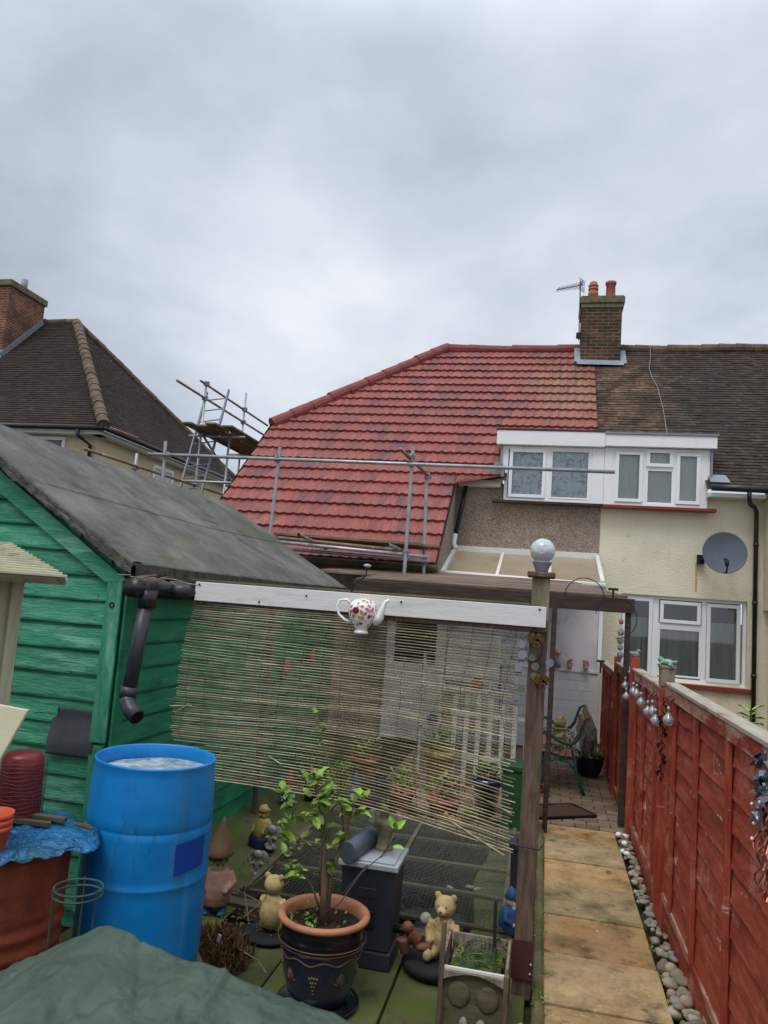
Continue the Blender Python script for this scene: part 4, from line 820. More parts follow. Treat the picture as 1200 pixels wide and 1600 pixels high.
# ================================================================== PERGOLA
pg = thing('pergola', 'dark timber pergola with slatted roof and a white board nailed across its front', 'pergola', (-.9, 6, 0))
def post(mb, x, y, z0, z1, w, seed=0, lean=(0, 0)):
    n = 14
    for k in range(4): pass
    V = []; Fs = []
    for i in range(n+1):
        f_ = i/n; z = z0+(z1-z0)*f_
        for j, (a, b) in enumerate(((-1, -1), (0, -1.02), (1, -1), (1.02, 0), (1, 1), (0, 1.02), (-1, 1), (-1.02, 0))):
            V.append((x+lean[0]*f_+a*w/2+.003*noise.noise((z*3, j, seed)), y+lean[1]*f_+b*w/2+.003*noise.noise((z*3, j, seed+5)), z))
    for i in range(n):
        for j in range(8): Fs.append((i*8+j, i*8+(j+1) % 8, (i+1)*8+(j+1) % 8, (i+1)*8+j))
    Fs.append(tuple(range(7, -1, -1))); Fs.append(tuple(n*8+j for j in range(8))); mb.add(V, Fs)
mb = MB(); post(mb, -.02, 4.205, -.02, 1.845, .095, 1, (0, 0)); mb.build('post', 'brown_wood', pg, bevel=.005)
mb = MB(); post(mb, -.02, 4.205, 1.847, 2.125, .093, 2, (0, 0)); mb.build('post', 'grey_wood', pg, bevel=.005)
mb = MB(); mb.box(-.095, .055, 4.13, 4.28, 2.127, 2.158); mb.build('post_cap', 'brown_wood', pg, bevel=.008)
mb = MB(); mb.box(-.075, .035, 4.146, 4.154, .08, .27); mb.build('base_plate', 'rust_plate', pg, bevel=.002)
for (x, z) in ((.02, .115), (.022, .16)):
    mb = MB(); mb.ball((x, 4.142, z), .007, 8, 6); mb.build('screw', 'galv', pg, smooth=True)
mb = MB(); mb.tube([(-.09, 4.14, .73), (.04, 4.14, .725), (.05, 4.14, .745)], .0035, 5); mb.tube([(-.078, 4.14, .73), (-.078, 4.27, .73)], .0035, 5); mb.build('wire_tie', 'dark_metal', pg)
post_list = [((.10, 7.12), 2.06, .045, 'dark_beam'), ((.80, 7.64), 2.0, .052, 'dark_beam'), ((-2.27, 6.15), 1.98, .045, 'brown_wood')]
for ((x, y), z, w, mm) in post_list:
    mb = MB(); post(mb, x, y, 0, z, w, x); mb.build('post', mm, pg, bevel=.004)
mb = MB()
def fb(a, b, o): return (-2.005+2.02*a, 4.10+o, 1.862+.108*b+.002*noise.noise((a*7, b, 1)))
mb.box(-2.005, .015, 4.100, 4.122, 1.860, 1.970); mb.build('fascia_board', 'white_board', pg, bevel=.003)
for (x, z) in ((-1.98, 1.955), (-1.32, 1.935), (-.77, 1.94), (-.02, 1.955), (-1.60, 1.88)):
    mb = MB(); mb.ball((x, 4.098, z), .006, 8, 6); mb.build('screw', 'dark_metal', pg, smooth=True)
mb = MB(); mb.box(-2.03, .03, 4.124, 4.16, 1.835, 1.90); mb.build('beam', 'brown_wood', pg, bevel=.003)
mb = MB(); mb.box(-2.05, -.07, 4.13, 4.20, 1.972, 1.985); mb.build('top_batten', 'pond_wood', pg, bevel=.003)
mb = MB(); mb.box(-1.95, .85, 7.58, 7.65, 1.985, 2.125); mb.build('beam', 'dark_beam', pg, bevel=.004)
for bb in ((-1.95, .62, 7.66, 7.70, 2.08, 2.135), (-2.8, .4, 10.93, 10.98, 2.30, 2.36)):
    mb = MB(); mb.box(*bb); mb.build('beam', 'dark_beam', pg, bevel=.004)
mb = MB(); n = 17
for i in range(n):
    y = 7.70+(10.95-7.70)*i/(n-1); z = 2.135+(2.375-2.135)*i/(n-1); xe = .80-.42*(i/n)-.02*rnd.random(); k = rnd.uniform(.55, 1.35)
    mb.box(-1.95-.9*max(0, min(1, (y-8.85)/.05)), xe, y, y+.165, z, z+.022, rot=Matrix.Rotation(R(4.2), 3, 'X'), c=(k, k, k))
sr = mb.build('slatted_roof', 'roof_slat', pg)
# ------------------------------------------------------------------ reed blind
bl = thing('reed_blind', 'ragged natural reed roll blind hanging from the white board between shed and post', 'blind', (-1.05, 4.12, 1.85))
def reed_xyz(u, v):
    """u 0..1 left to right, v 0..1 top to bottom"""
    xl = -2.02-.06*min(1, v*1.6)+(.06*(v-.75)/.25 if v > .75 else 0)
    xr = -.085-.045*min(1, v/.3)+(.02*v)
    x = xl+(xr-xl)*u
    z = 1.845-.99*v+.012*math.sin(v*9+u*3)+.006*noise.noise((u*4, v*12, 2))
    z -= (.015+.13*max(0, v)**1.3)*max(0, (u-.35)/.65)**2.0
    z -= .03*max(0, 1-v*3)*math.sin(math.pi*u)*.6
    y = 4.135-.02*math.sin(u*5+v*3)-.015*math.sin(v*7)+.01*noise.noise((u*3, v*4, 7))
    return Vector((x, y, z))
mb = MB(); N_ = 70; rr_ = random.Random(11)
for i in range(N_):
    v = i/(N_-1); v += rr_.uniform(-.0012, .0012)+.0018*noise.noise((i*.9, 0, 0))
    u0 = rr_.uniform(-.006, .006)+.008*noise.noise((i*.3, 7, 0)); u1 = 1+rr_.uniform(-.012, .010)
    if rr_.random() < .07: u1 = rr_.uniform(.9, .98)
    if rr_.random() < .04: u0 = rr_.uniform(.03, .2)
    if 38 < i < 44 and rr_.random() < .4: u0 = -.03
    ph = rr_.uniform(0, 50); amp = rr_.choice([.0012, .002, .0032]); n = 22; k = rr_.uniform(.60, 1.3); mb.col = (k, k*rr_.uniform(.97, 1.0), k*rr_.uniform(.88, 1))
    tl = rr_.uniform(-.0022, .0022)
    pts = [reed_xyz(u0+(u1-u0)*j/n, v)+Vector((0, rr_.uniform(-.0008, .0008), amp*noise.noise((j*.22, ph, 0))+tl*(j/n-.5))) for j in range(n+1)]
    r0 = rr_.uniform(.0030, .0046)
    mb.tube(pts, [r0*(.8+.35*((j % 7)/7)) for j in range(n+1)], 5)
# loose and broken reeds
for (u0, v0, u1, v1) in ((-.01, .60, .06, .585), (.01, .64, .05, .575), (.84, .95, .985, 1.02), (.30, .84, .34, .87), (.9, .80, 1.0, .83)):
    k = rr_.uniform(1.0, 1.5); mb.col = (k, k, k*.95); mb.tube([reed_xyz(u0, v0)-Vector((0, .012, 0)), reed_xyz(u1, v1)-Vector((0, .015, 0))], .0034, 5)
mb.build('reeds', 'reed', bl)
mb = MB()
for j in range(17):
    u = .03+.94*j/16; ph = j*3.1
    mb.tube([reed_xyz(u+.012*noise.noise((i*.15, ph, 0)), i/40)+Vector((0, -.005 if i % 2 else .004, 0)) for i in range(41)], .0013, 4)
mb.build('stitching', 'thread', bl)
# ------------------------------------------------------------------ things on the posts
t = thing('globe_light', 'solar garden light with a white crackle glass globe on top of the tall brown post', 'garden light', (-.02, 4.2, 2.158))
mb = MB(); mb.lathe([(.030, 0), (.034, .004), (.038, .02), (.052, .05), (.054, .056), (.05, .06)], (-.02, 4.2, 2.158), 24); mb.build('base', 'lead', t, smooth=True)
mb = MB(); mb.ball((-.02, 4.2, 2.158+.118), .068, 32, 20); mb.build('globe', 'globe_glass', t, smooth=True)
# teapot
t = thing('teapot', 'white floral china teapot with a round hole hanging on the white board', 'teapot', (-.965, 4.03, 1.85))
c0 = (-.965, 4.02, 1.768)
mb = MB(); mb.lathe([(.030, .0), (.034, .012), (.046, .03), (.066, .06), (.079, .095), (.080, .12), (.070, .148), (.048, .168), (.02, .176), (0, .177)], c0, 36); bd = mb.build('body', 'china_floral', t, smooth=True)
mb = MB(); mb.lathe([(.034, -.016), (.040, -.012), (.038, -.002), (.030, .004)], c0, 30); mb.build('foot', 'china', t, smooth=True)
mb = MB(); mb.tube([(-.895, 4.02, 1.82), (-.865, 4.01, 1.85), (-.852, 4.01, 1.90), (-.838, 4.01, 1.935), (-.818, 4.01, 1.945)], [.030, .024, .015, .011, .009], 14); mb.build('spout', 'china', t, smooth=True)
mb = MB(); mb.tube([(-1.030, 4.02, 1.905), (-1.06, 4.02, 1.932), (-1.098, 4.02, 1.925), (-1.112, 4.02, 1.89), (-1.10, 4.02, 1.85), (-1.065, 4.02, 1.822), (-1.03, 4.02, 1.81)], .0075, 10); mb.build('handle', 'china', t, smooth=True)
mb = MB(T((-.985, 3.9405, 1.878), rx=R(90))); mb.lathe([(.018, -.01), (.018, .002), (.013, .003), (.0, .002)], n=20); mb.build('nest_hole', 'maroon_plastic', bd, smooth=True)
t = thing('garden_light', 'small black solar lamp on a bent stem leaning above the white board near the teapot', 'garden light', (-1.03, 4.12, 1.97))
mb = MB(); mb.tube([(-1.07, 4.13, 1.97), (-1.05, 4.12, 2.02), (-.985, 4.11, 2.07), (-.98, 4.11, 2.12)], .004, 6); mb.build('stem', 'dark_metal', t)
mb = MB(); mb.ball((-.98, 4.11, 2.128), (.022, .022, .010), 12, 8); mb.build('lamp_head', 'box_lid', t, smooth=True)
# suncatcher with glass discs and two little golden bird houses
t = thing('wind_chime', 'glass disc wind chime hanging down the front of the tall post', 'wind chime', (-.05, 4.10, 1.80))
mb = MB(); mb.tube([(-.05+.055*math.cos(a*math.pi/12), 4.125, 1.75+.075*math.sin(a*math.pi/12)) for a in range(25)], .0025, 5); mb.tube([(-.05, 4.12, 1.83), (-.05, 4.12, 1.50)], .0012, 4); mb.build('ring', 'dark_metal', t)
for (x, z, r_, mm) in ((-.045, 1.70, .020, 'cyan_disc'), (-.03, 1.655, .020, 'cyan_disc'), (-.10, 1.71, .024, 'lilac_disc'), (-.115, 1.64, .022, 'lilac_disc'), (-.035, 1.605, .017, 'cyan_disc'), (-.12, 1.57, .018, 'lilac_disc'), (-.095, 1.53, .018, 'cyan_disc'), (-.105, 1.765, .022, 'lilac_disc'), (-.12, 1.49, .016, 'lilac_disc'), (.045, 1.68, .022, 'lilac_disc')):
    mb = MB(T((x, 4.115, z), rx=R(84), rz=R(rnd.uniform(-20, 20)))); mb.lathe([(r_, -.002), (r_, .002)], n=18); mb.build('disc', mm, t, smooth=False)
for (z, x, lab) in ((1.775, -.035, 'little brass bird house hanging at the upper part of the tall post'), (1.565, .005, 'little brass bird house hanging lower on the tall post, below the first')):
    t = thing('bird_house', lab, 'ornament', (x, 4.09, z))
    mb = MB(T((x, 4.09, z), rz=R(25))); mb.box(-.020, .020, -.018, .018, -.022, .012); mb.build('box', 'gold', t, bevel=.002)
    mb = MB(T((x, 4.09, z), rz=R(25))); mb.beam((-.030, 0, .006), (.002, 0, .034), .055, .005, up=(0, 1, 0)); mb.beam((.030, 0, .006), (-.002, 0, .034), .055, .005, up=(0, 1, 0)); 
    mb.add([(-.032, -.026, .004), (0, -.026, .036), (0, .026, .036), (-.032, .026, .004)], [(0, 1, 2, 3)]); mb.add([(.032, -.026, .004), (0, -.026, .036), (0, .026, .036), (.032, .026, .004)], [(0, 3, 2, 1)]); mb.build('roof', 'gold', t, solid=.003)
    mb = MB(T((x, 4.09, z), rz=R(25)) @ T((0, -.019, -.004), rx=R(90))); mb.lathe([(.008, -.001), (.008, .001), (0, .001)], n=14); mb.build('hole', 'black_plastic', t)
# wire hoops on the beam
for (x, y, z, r_, lab) in ((.38, 7.55, 2.11, .185, 'large rusty wire hoop arching over the dark beam beside the globe light'), (.68, 7.52, 1.93, .19, 'rusty wire hoop hooked round the right end of the dark beam')):
    mb = MB(); mb.tube([(x+r_*math.cos(a*math.pi/20), y, z+r_*math.sin(a*math.pi/20)) for a in range(0 if r_ < .187 else -10, 21 if r_ < .187 else 20)], .0045, 6)
    tag(mb.build('wire_hoop', 'dark_metal'), lab, 'wire hoop', 'wire hoops on the pergola beam')
for (x, y, z, zb, lab) in ((.635, 7.42, 2.20, 2.10, 'small black solar light clipped on top of the dark beam end'), (.70, 9.5, 1.40, 1.26, 'small black solar light on the far fence by the white panel')):
    t = thing('solar_light', lab, 'garden light', (x, y, zb))
    mb = MB(); mb.box(x-.045, x+.045, y-.03, y+.03, z-.012, z+.012); mb.build('panel', 'black_plastic', t, bevel=.003)
    mb = MB(); mb.tube([(x, y, z-.012), (x, y, zb)], .010, 8); mb.build('stem', 'black_plastic', t)
# ================================================================== RED FENCE
fn = thing('garden_fence', 'red stained waney lap fence with capping rail running along the right of the path', 'fence', (.87, 6, 0))
def panel(y0, y1, z0, z1, bats, seed):
    mb = MB(); r = random.Random(seed); n = 60; z = z0; h = .142
    while z < z1-.05:
        ph = r.uniform(0, 90); k = r.uniform(.85, 1.12); V = []; Fs = []
        for i in range(n+1):
            y = y0+(y1-y0)*i/n; w = .010*noise.noise((y*3.2, ph, 0))+.006*noise.noise((y*12, ph, 2))
            zt = min(z+h+.03, z1-.01)
            V += [(.868, y, z+w+.001), (.846, y, z+w), (.849, y, z+w+.02), (.861, y, zt)]
        for i in range(n):
            for j in range(3): Fs.append((i*4+j, i*4+j+1, (i+1)*4+j+1, (i+1)*4+j))
        mb.add(V, Fs, [(k, k, k)]*len(Fs)); z += h
    p = mb.build('fence_panel', 'red_board', fn)
    mb = MB(); mb.quad((.872, y0, z0), (.872, y1, z0), (.872, y1, z1), (.872, y0, z1)); mb.build('backing', 'red_board', p)
    for y in bats:
        mb = MB(); mb.box(.822, .845, y-.020, y+.020, z0-.01, z1-.075); mb.box(.873, .89, y-.02, y+.02, z0, z1-.06); mb.build('batten', 'red_post', p, bevel=.003)
    mb = MB(); mb.box(.822, .844, y0, y1, z1-.075, z1-.002); mb.build('top_rail', 'worn_rail', p, bevel=.004)
    mb = MB(); mb.box(.815, .905, y0, y1, z1, z1+.022); mb.build('capping', 'rail_top', p, bevel=.004)
    mb = MB(); mb.box(.836, .862, y0, y1, z0-.055, z0-.01); mb.build('bottom_rail', 'worn_rail', p, bevel=.004)
    mb = MB(); mb.box(.845, .88, y0, y1, -.08, z0-.058); mb.build('gravel_board', 'red_board', p, bevel=.004)
panel(1.0, 5.42, .20, 1.515, (1.5, 2.25, 2.98, 3.68, 4.41, 5.10), 1)
panel(5.58, 7.27, .17, 1.47, (5.86, 6.55, 7.1), 2)
panel(7.37, 8.88, .14, 1.42, (7.8, 8.3, 8.8), 3)
panel(9.0, 11.15, .12, 1.30, (9.3, 9.8, 10.3, 10.8), 4)
for (y, z1, w, top) in ((5.5, 1.50, .085, 1.62), (7.32, 1.585, .075, 0), (8.94, 1.50, .07, 0)):
    mb = MB(); post(mb, .842, y, -.05, z1, w, y); pp = mb.build('fence_post', 'red_post', fn, bevel=.004)
    if top: mb = MB(); post(mb, .842, y, z1+.002, top, w+.006, y); mb.box(.79, .895, y-.052, y+.052, top+.002, top+.022); mb.build('post_top', 'grey_wood', pp, bevel=.004)
# pebbles between path and fence
pebs = []; rp_ = random.Random(4)
def pebble(name='pebble'):
    mb = MB(); r = rp_; a = (r.uniform(.8, 1.25), r.uniform(.75, 1.1), r.uniform(.55, .85)); k = r.uniform(.62, 1.25); mb.col = (k, k*r.uniform(.95, 1.0), k*r.uniform(.86, 1.02))
    hue = r.choice([(1, 1, 1), (1.1, .95, .8), (.85, .9, .95), (1.12, 1.05, .95), (.8, .82, .7)]); mb.col = tuple(a_*b_ for a_, b_ in zip(mb.col, hue))
    mb.ball((0, 0, 0), tuple(.03*v for v in a), 16, 10, Matrix.Rotation(r.uniform(0, 3), 3, 'Z') @ Matrix.Rotation(r.uniform(-.5, .5), 3, 'X'))
    sd_ = r.uniform(0, 99); mb.v = [p*(1+.22*noise.noise((p.x*34+sd_, p.y*34, p.z*34))) for p in mb.v]
    return mb
protos = []
y = 3.2; cnt = 0
while y < 7.35 and cnt < 230:
    x = rp_.uniform(.748, .825); s_ = rp_.uniform(.55, 1.0) if y > 4.8 else rp_.uniform(.75, 1.5)
    if cnt < 14:
        mb = pebble(); o = mb.build('pebble', 'pebble', smooth=True, label='rounded pebble lying in the strip between the slab path and the red fence', cat='pebble', group='pebbles beside the path'); protos.append(o)
    else:
        o = protos[rp_.randrange(14)].copy(); col.objects.link(o)
    o.location = (x, y, rp_.uniform(-.02, .035)); o.scale = (s_,)*3; o.rotation_euler = (0, 0, rp_.uniform(0, 6)); cnt += 1
    y += rp_.uniform(.010, .028)
for (x, y, z, s_) in ((.75, 7.28, .02, 1.0), (.79, 7.2, .03, 1.1), (.77, 7.0, .03, .95), (.76, 6.72, .03, .8), (.74, 6.8, .02, .8)):
    if (x, y) == (.75, 7.28): mb = pebble(); mb.col = (1.5, 1.5, 1.55); mb = MB(); mb.ball((0, 0, 0), (.034, .028, .024), 12, 8); wp = mb.build('pebble', 'upvc', smooth=True, label='white quartz pebble at the far end of the strip beside the path', cat='pebble', group='white pebbles beside the path'); o = wp
    else: o = wp.copy(); col.objects.link(o)
    o.location = (x, y, z); o.scale = (s_,)*3; o.rotation_euler = (0, 0, y*7)
# glass bulbs hanging on the fence
t = thing('string_lights', 'row of clear glass bulb lights hanging along the top of the red fence', 'string lights', (.80, 6.3, 1.36))
ys_ = [(7.62, 1.30), (7.50, 1.21), (6.95, 1.31), (6.72, 1.315), (6.42, 1.28), (6.02, 1.26), (5.78, 1.29), (5.62, 1.25), (5.08, 1.33)]
for (y, z) in ys_:
    mb = MB(); mb.lathe([(0, -.036), (.018, -.031), (.031, -.018), (.036, 0), (.032, .016), (.018, .030), (.011, .04), (.010, .056)], (.795, y, z), 20, cap=False)
    b_ = mb.build('bulb', 'bulb_glass', t, smooth=True); mb = MB(); mb.lathe([(.012, .05), (.012, .078), (.004, .084)], (.795, y, z), 12); mb.tube([(.795, y, z+.082), (.80, y, z+.12), (.822, y, z+.14)], .0015, 4); mb.build('cap', 'galv', b_, smooth=True)
    mb = MB(); mb.ball((.795, y, z-.004), (.012, .012, .02), 8, 6); mb.build('filament', 'white_fascia', b_, smooth=True)
mb = MB(); mb.tube([(.815, y, z+.14+.01*math.sin(i)) for i, (y, z) in enumerate(ys_)], .002, 4); mb.build('wire', 'dark_metal', t)
# frog, white bird, twig spiral, foil spinner
t = thing('frog_ornament', 'pale green frog ornament sprawled on top of the grey fence post', 'ornament', (.842, 5.5, 1.642))
mb = MB(T((.842, 5.5, 1.642), rz=R(-20)))
mb.ball((0, 0, .022), (.045, .026, .022), 14, 10); mb.ball((-.042, 0, .036), (.022, .020, .016), 12, 8); mb.ball((-.045, .012, .052), .007, 8, 6); mb.ball((-.045, -.012, .052), .007, 8, 6)
mb.tube([(.03, -.02, .02), (.05, -.04, .03), (.02, -.045, .008), (.05, -.055, .004)], [.012, .010, .007, .008], 8); mb.tube([(.03, .02, .02), (.05, .04, .03), (.02, .045, .008)], [.012, .010, .007], 8)
mb.tube([(-.03, -.02, .02), (-.045, -.035, .006), (-.06, -.04, .003)], [.008, .006, .006], 8); mb.tube([(-.03, .02, .02), (-.045, .035, .006)], [.008, .006], 8)
mb.build('frog_body', 'frog', t, remesh=.003)
t = thing('bird_ornament', 'small white shell bird ornament on the red fence post behind the frog post', 'ornament', (.842, 7.32, 1.585))
mb = MB(T((.842, 7.32, 1.585), rz=R(200))); mb.ball((0, 0, .03), (.035, .024, .030), 12, 8); mb.ball((-.03, 0, .062), (.02, .018, .018), 12, 8); mb.tube([(-.045, 0, .062), (-.065, 0, .055)], [.007, .002], 6); mb.tube([(.03, 0, .035), (.06, 0, .05)], [.02, .006], 8); mb.build('bird_body', 'stone_grey', t, remesh=.004)
mb = MB(); pts = []
for i in range(60):
    a = i*.55; z = 1.42-.0085*i; pts.append((.80+.016*math.cos(a), 5.34+.016*math.sin(a), z))
mb.tube(pts, .0035, 5); mb.tube([(.80, 5.34, 1.44), (.80, 5.34, .90)], .0028, 5)
for k in range(14):
    a = k*1.3; z = 1.40-.035*k; mb.add([(.80, 5.34, z), (.80+.04*math.cos(a), 5.34+.04*math.sin(a), z-.02), (.80+.02*math.cos(a), 5.34+.02*math.sin(a), z-.05)], [(0, 1, 2)])
tag(mb.build('wind_spinner', 'dark_metal'), 'dark twisted metal wind spinner hanging on the grey topped fence post', 'wind spinner')
t = thing('garland', 'dark foil garland with tinsel strands hanging on the fence at the right edge', 'garland', (.80, 3.05, 1.3))
mb = MB(); rg = random.Random(5)
for i in range(60):
    y = 2.98+rg.uniform(-.14, .14); z = 1.36+rg.uniform(-.11, .12); a = rg.uniform(0, 6.3); s_ = rg.uniform(.03, .055)
    P = [(.80+rg.uniform(-.02, .02), y, z)]+[(.80+rg.uniform(-.03, .03), y+s_*math.cos(a+b), z+s_*math.sin(a+b)) for b in (0, .7, 1.4)]; mb.add(P, [(0, 1, 2), (0, 2, 3)])
mb.build('foil_leaf', 'foil', t)
mb = MB()
for k in range(9):
    y0 = 2.99+rg.uniform(-.07, .13); pts = [(.80+.012*math.sin(i*1.3+k), y0-.004*i+.014*math.sin(i*.9+k*2), 1.33-.022*i) for i in range(15)]; mb.tube(pts, .0045, 5)
mb.build('tinsel_strand', 'tinsel', t)
mb = MB()
for k in range(5):
    pts = [(.81, 2.97-.01*i+.01*math.sin(i+k), 1.28-.03*i-.02*k) for i in range(10)]; mb.tube(pts, .006, 5)
mb.build('foil_strand', 'foil', t)
for (y, z) in ((3.10, 1.30), (3.07, 1.24), (3.09, 1.18), (3.02, 1.27), (3.0, 1.33)):
    mb = MB(); mb.ball((.785, y, z), .007, 8, 6); mb.build('bead', 'upvc', t, smooth=True)
t = thing('hanging_ornament', 'string of small grey shells hanging by the dark pergola post', 'ornament', (.74, 7.6, 1.95))
mb = MB(); mb.tube([(.735, 7.6, 2.0), (.735, 7.6, 1.55)], .002, 4); mb.build('cord', 'dark_metal', t)
for (z, r_, mm) in ((1.90, .022, 'terracotta'), (1.80, .032, 'stone_grey'), (1.73, .036, 'stone_grey'), (1.66, .028, 'stone_grey'), (1.58, .03, 'lilac_disc')):
    mb = MB(); mb.ball((.735, 7.6, z), (r_, r_*.7, r_*1.2), 10, 8); mb.build('shell', mm, t, smooth=True)
# ================================================================== LEFT: DRUM, BARREL, CABINET, TARP
t = thing('water_drum', 'big blue plastic drum full of water standing against the green shed corner', 'water drum', (-1.74, 3.3, .2))
dc = (-1.722, 3.3, 0)
def drum_col(a, z):
    k = 1.0
    d = abs((math.degrees(a)-329) % 360); d = min(d, 360-d)
    if d < 6.5 and z > .62: q = .75+.25*noise.noise((a*20, z*9, 0)); return (1+2.6*q, .93, .78)
    return (k, k, k)
def drum_r(a, z):
    w = (1+.035*math.cos(2*a+1.0)*max(0, (z-.8))*2)*(.925 if z < 1.0 else .925-.08*(z-1.0))
    return w+.003*noise.noise((math.cos(a)*2, math.sin(a)*2, z*3))
prof = [(.27, .24), (.292, .26), (.300, .30), (.301, .40), (.302, .638), (.305, .645), (.306, .652), (.302, .659), (.303, .75), (.3035, .870), (.3005, .876), (.3005, .882), (.3035, .888), (.301, 1.0), (.298, 1.1), (.296, 1.135), (.299, 1.142), (.299, 1.148), (.294, 1.152), (.288, 1.146), (.288, 1.10), (.292, 1.0)]
prof2 = []
for i in range(len(prof)-1):
    a, b = prof[i], prof[i+1]; n = max(1, int(abs(b[1]-a[1])/.03))
    prof2 += [(a[0]+(b[0]-a[0])*k/n, a[1]+(b[1]-a[1])*k/n) for k in range(n)]
prof2.append(prof[-1])
mb = MB(); mb.lathe(prof2, dc, 96, cap=False, cfun=drum_col, rfun=drum_r); mb.build('drum_body', 'blue_drum', t, smooth=True)
mb = MB()
def lab(a, b):
    an = R(323+34*a); z = .705+.128*b+.012*a; r_ = .3045+.0030
    return Vector(dc)+Vector((r_*math.cos(an)*drum_r(an, z), r_*math.sin(an)*drum_r(an, z), z))
mb.grid(lab, 16, 4); mb.build('label', 'drum_label', t, smooth=True)
mb = MB(); mb.grid(lambda a, b: Vector(dc)+Vector((.262*b*math.cos(a*2*math.pi), .262*b*math.sin(a*2*math.pi), 1.085+.004*noise.noise((a*9, b*9, 0)))), 48, 8); mb.build('water', 'scum', t, smooth=True)
mb = MB(); mb.lathe([(.29, 0), (.30, .02), (.30, .235), (0, .24)], dc, 24); tag(mb.build('drum_plinth', 'moss_concrete', smooth=True), 'low round concrete plinth beneath the blue drum', 'plinth')
t = thing('rusty_bin', 'round rusty corrugated metal bin with a blue tarp over its top', 'bin', (-2.12, 2.8, 0))
prof = [(.255, .0)]
z = .0
while z < .86:
    r_ = .262+.028*z; 
    if .34 < z < .62: r_ += .006*math.sin((z-.34)*2*math.pi/.07)
    prof.append((r_, z)); z += .012
mb = MB(); mb.lathe(prof, (-2.12, 2.8, 0), 64); mb.build('bin_body', 'rusty', t, smooth=True)
mb = MB(); mb.lathe([(.290, .85), (.296, .856), (.296, .868), (.288, .874)], (-2.12, 2.8, 0), 48, cap=False); mb.build('rim', 'rusty', t, smooth=True)
mb = MB()
def btarp(a, b):
    an = a*2*math.pi; rm = .335+.05*math.cos(an-.35)**3-.0+.02*math.sin(5*an)+.012*math.sin(11*an)
    r_ = rm*b; z = .90+.010*noise.noise((math.cos(an)*b*4, math.sin(an)*b*4, 0)); z += .010*max(0, .5-abs(noise.noise((math.cos(an)*b*9, math.sin(an)*b*9, 4))*2.2))
    if b > .78: q = (b-.78)/.22; z -= .035*q*q*(.8+.3*math.sin(an*3+1))+.005*math.sin(an*17)*q+.004*math.sin(an*29+1)*q
    if b < .3: z -= .008
    return (-2.12+r_*math.cos(an), 2.8+r_*math.sin(an), z)
mb.grid(btarp, 200, 40); tag(mb.build('blue_tarp', 'blue_tarp', smooth=True, solid=.003), 'crumpled blue tarpaulin spread over the rusty metal bin', 'tarpaulin')
for i, (x0, y0, x1, y1, w, z, lab_) in enumerate(((-2.42, 2.93, -1.93, 2.96, .030, .925, 'thick weathered timber batten on the blue tarp, behind the thinner one'), (-2.40, 2.86, -1.96, 2.90, .024, .918, 'thin dark timber batten on the blue tarp, nearer the front'))):
    mb = MB(); mb.beam((x0, y0, z), (x1, y1, z), w, .02); tag(mb.build('timber_batten', 'pond_wood', bevel=.003), lab_, 'batten', 'battens on the blue tarp')
mb = MB(); mb.tube([(-1.86, 2.93, .925), (-1.80, 2.91, .93), (-1.765, 2.90, .925)], [.006, .010, .005], 6); tag(mb.build('twig', 'p_brown'), 'short brown twig poking off the edge of the blue tarp beside the drum', 'twig')
t = thing('plastic_tub', 'dark red upturned plastic tub wrapped in wire netting on the blue tarp', 'tub', (-2.165, 2.96, .91))
mb = MB(); mb.lathe([(.092, 0), (.09, .06), (.086, .2), (.080, .245), (.066, .262), (.03, .268), (0, .262)], (-2.165, 2.96, .915), 32, cap=False); mb.build('tub', 'maroon_plastic', t, smooth=True)
mb = MB()
for k in range(15): mb.tube([(-2.165+.099*math.cos(a*math.pi/16), 2.96+.099*math.sin(a*math.pi/16), .92+.016*k+.003*math.sin(a+k)) for a in range(33)], .0009, 4, cap=False)
for k in range(34):
    a = k*2*math.pi/34; mb.tube([(-2.165+.099*math.cos(a), 2.96+.099*math.sin(a), .918), (-2.165+.099*math.cos(a+.1), 2.96+.099*math.sin(a+.1), 1.15+.012*math.sin(k*2))], .0009, 4)
mb.build('wire_netting', 'wire', t)
t = thing('flower_pot', 'stack of small orange plastic flower pots on the blue tarp at the left edge', 'flower pot', (-2.005, 2.60, .88))
for k in range(3):
    mb = MB(); z = .880+.024*k; mb.lathe([(.055, 0), (.066, .09), (.071, .092), (.072, .112), (.066, .112), (.060, .06)], (-2.005+.002*k, 2.60, z), 28, cap=False); mb.build('pot', 'orange_plastic', t, smooth=True)
mb = MB(); P_b = [(-2.14, 2.58, .93), (-2.42, 2.58, .93), (-2.22, 2.66, 1.43), (-1.955, 2.66, 1.415)]; mb.add(P_b+[(x, y+.014, z) for x, y, z in P_b], [(0, 1, 2, 3), (7, 6, 5, 4), (0, 3, 7, 4), (3, 2, 6, 7), (1, 0, 4, 5), (2, 1, 5, 6)]); tag(mb.build('board', 'cream_board', bevel=.003), 'cream painted board leaning in at the left edge above the red tub', 'board')
CM = Matrix.Translation((-2.43, 3.15, 0)) @ Matrix.Rotation(R(60), 4, 'Z') @ Matrix.Translation((2.43, -3.15, 0))
t = thing('cabinet', 'cream painted garden cabinet with a ribbed sloping roof in front of the green shed', 'cabinet', (-2.7, 3.4, 0))
mb = MB(CM)
for k in range(6):
    x1 = -2.425-.10*k; mb.box(x1-.098, x1, 3.17, 3.19, .0, 1.905, c=(1,)*3)
mb.box(-3.02, -2.43, 3.191, 3.6, 0, 1.89); mb.build('body', 'cabinet', t, bevel=.003)
mb = MB(CM); mb.box(-2.475, -2.42, 3.145, 3.169, 0, 1.90); mb.build('corner_post', 'cabinet', t, bevel=.003)
mb = MB(CM)
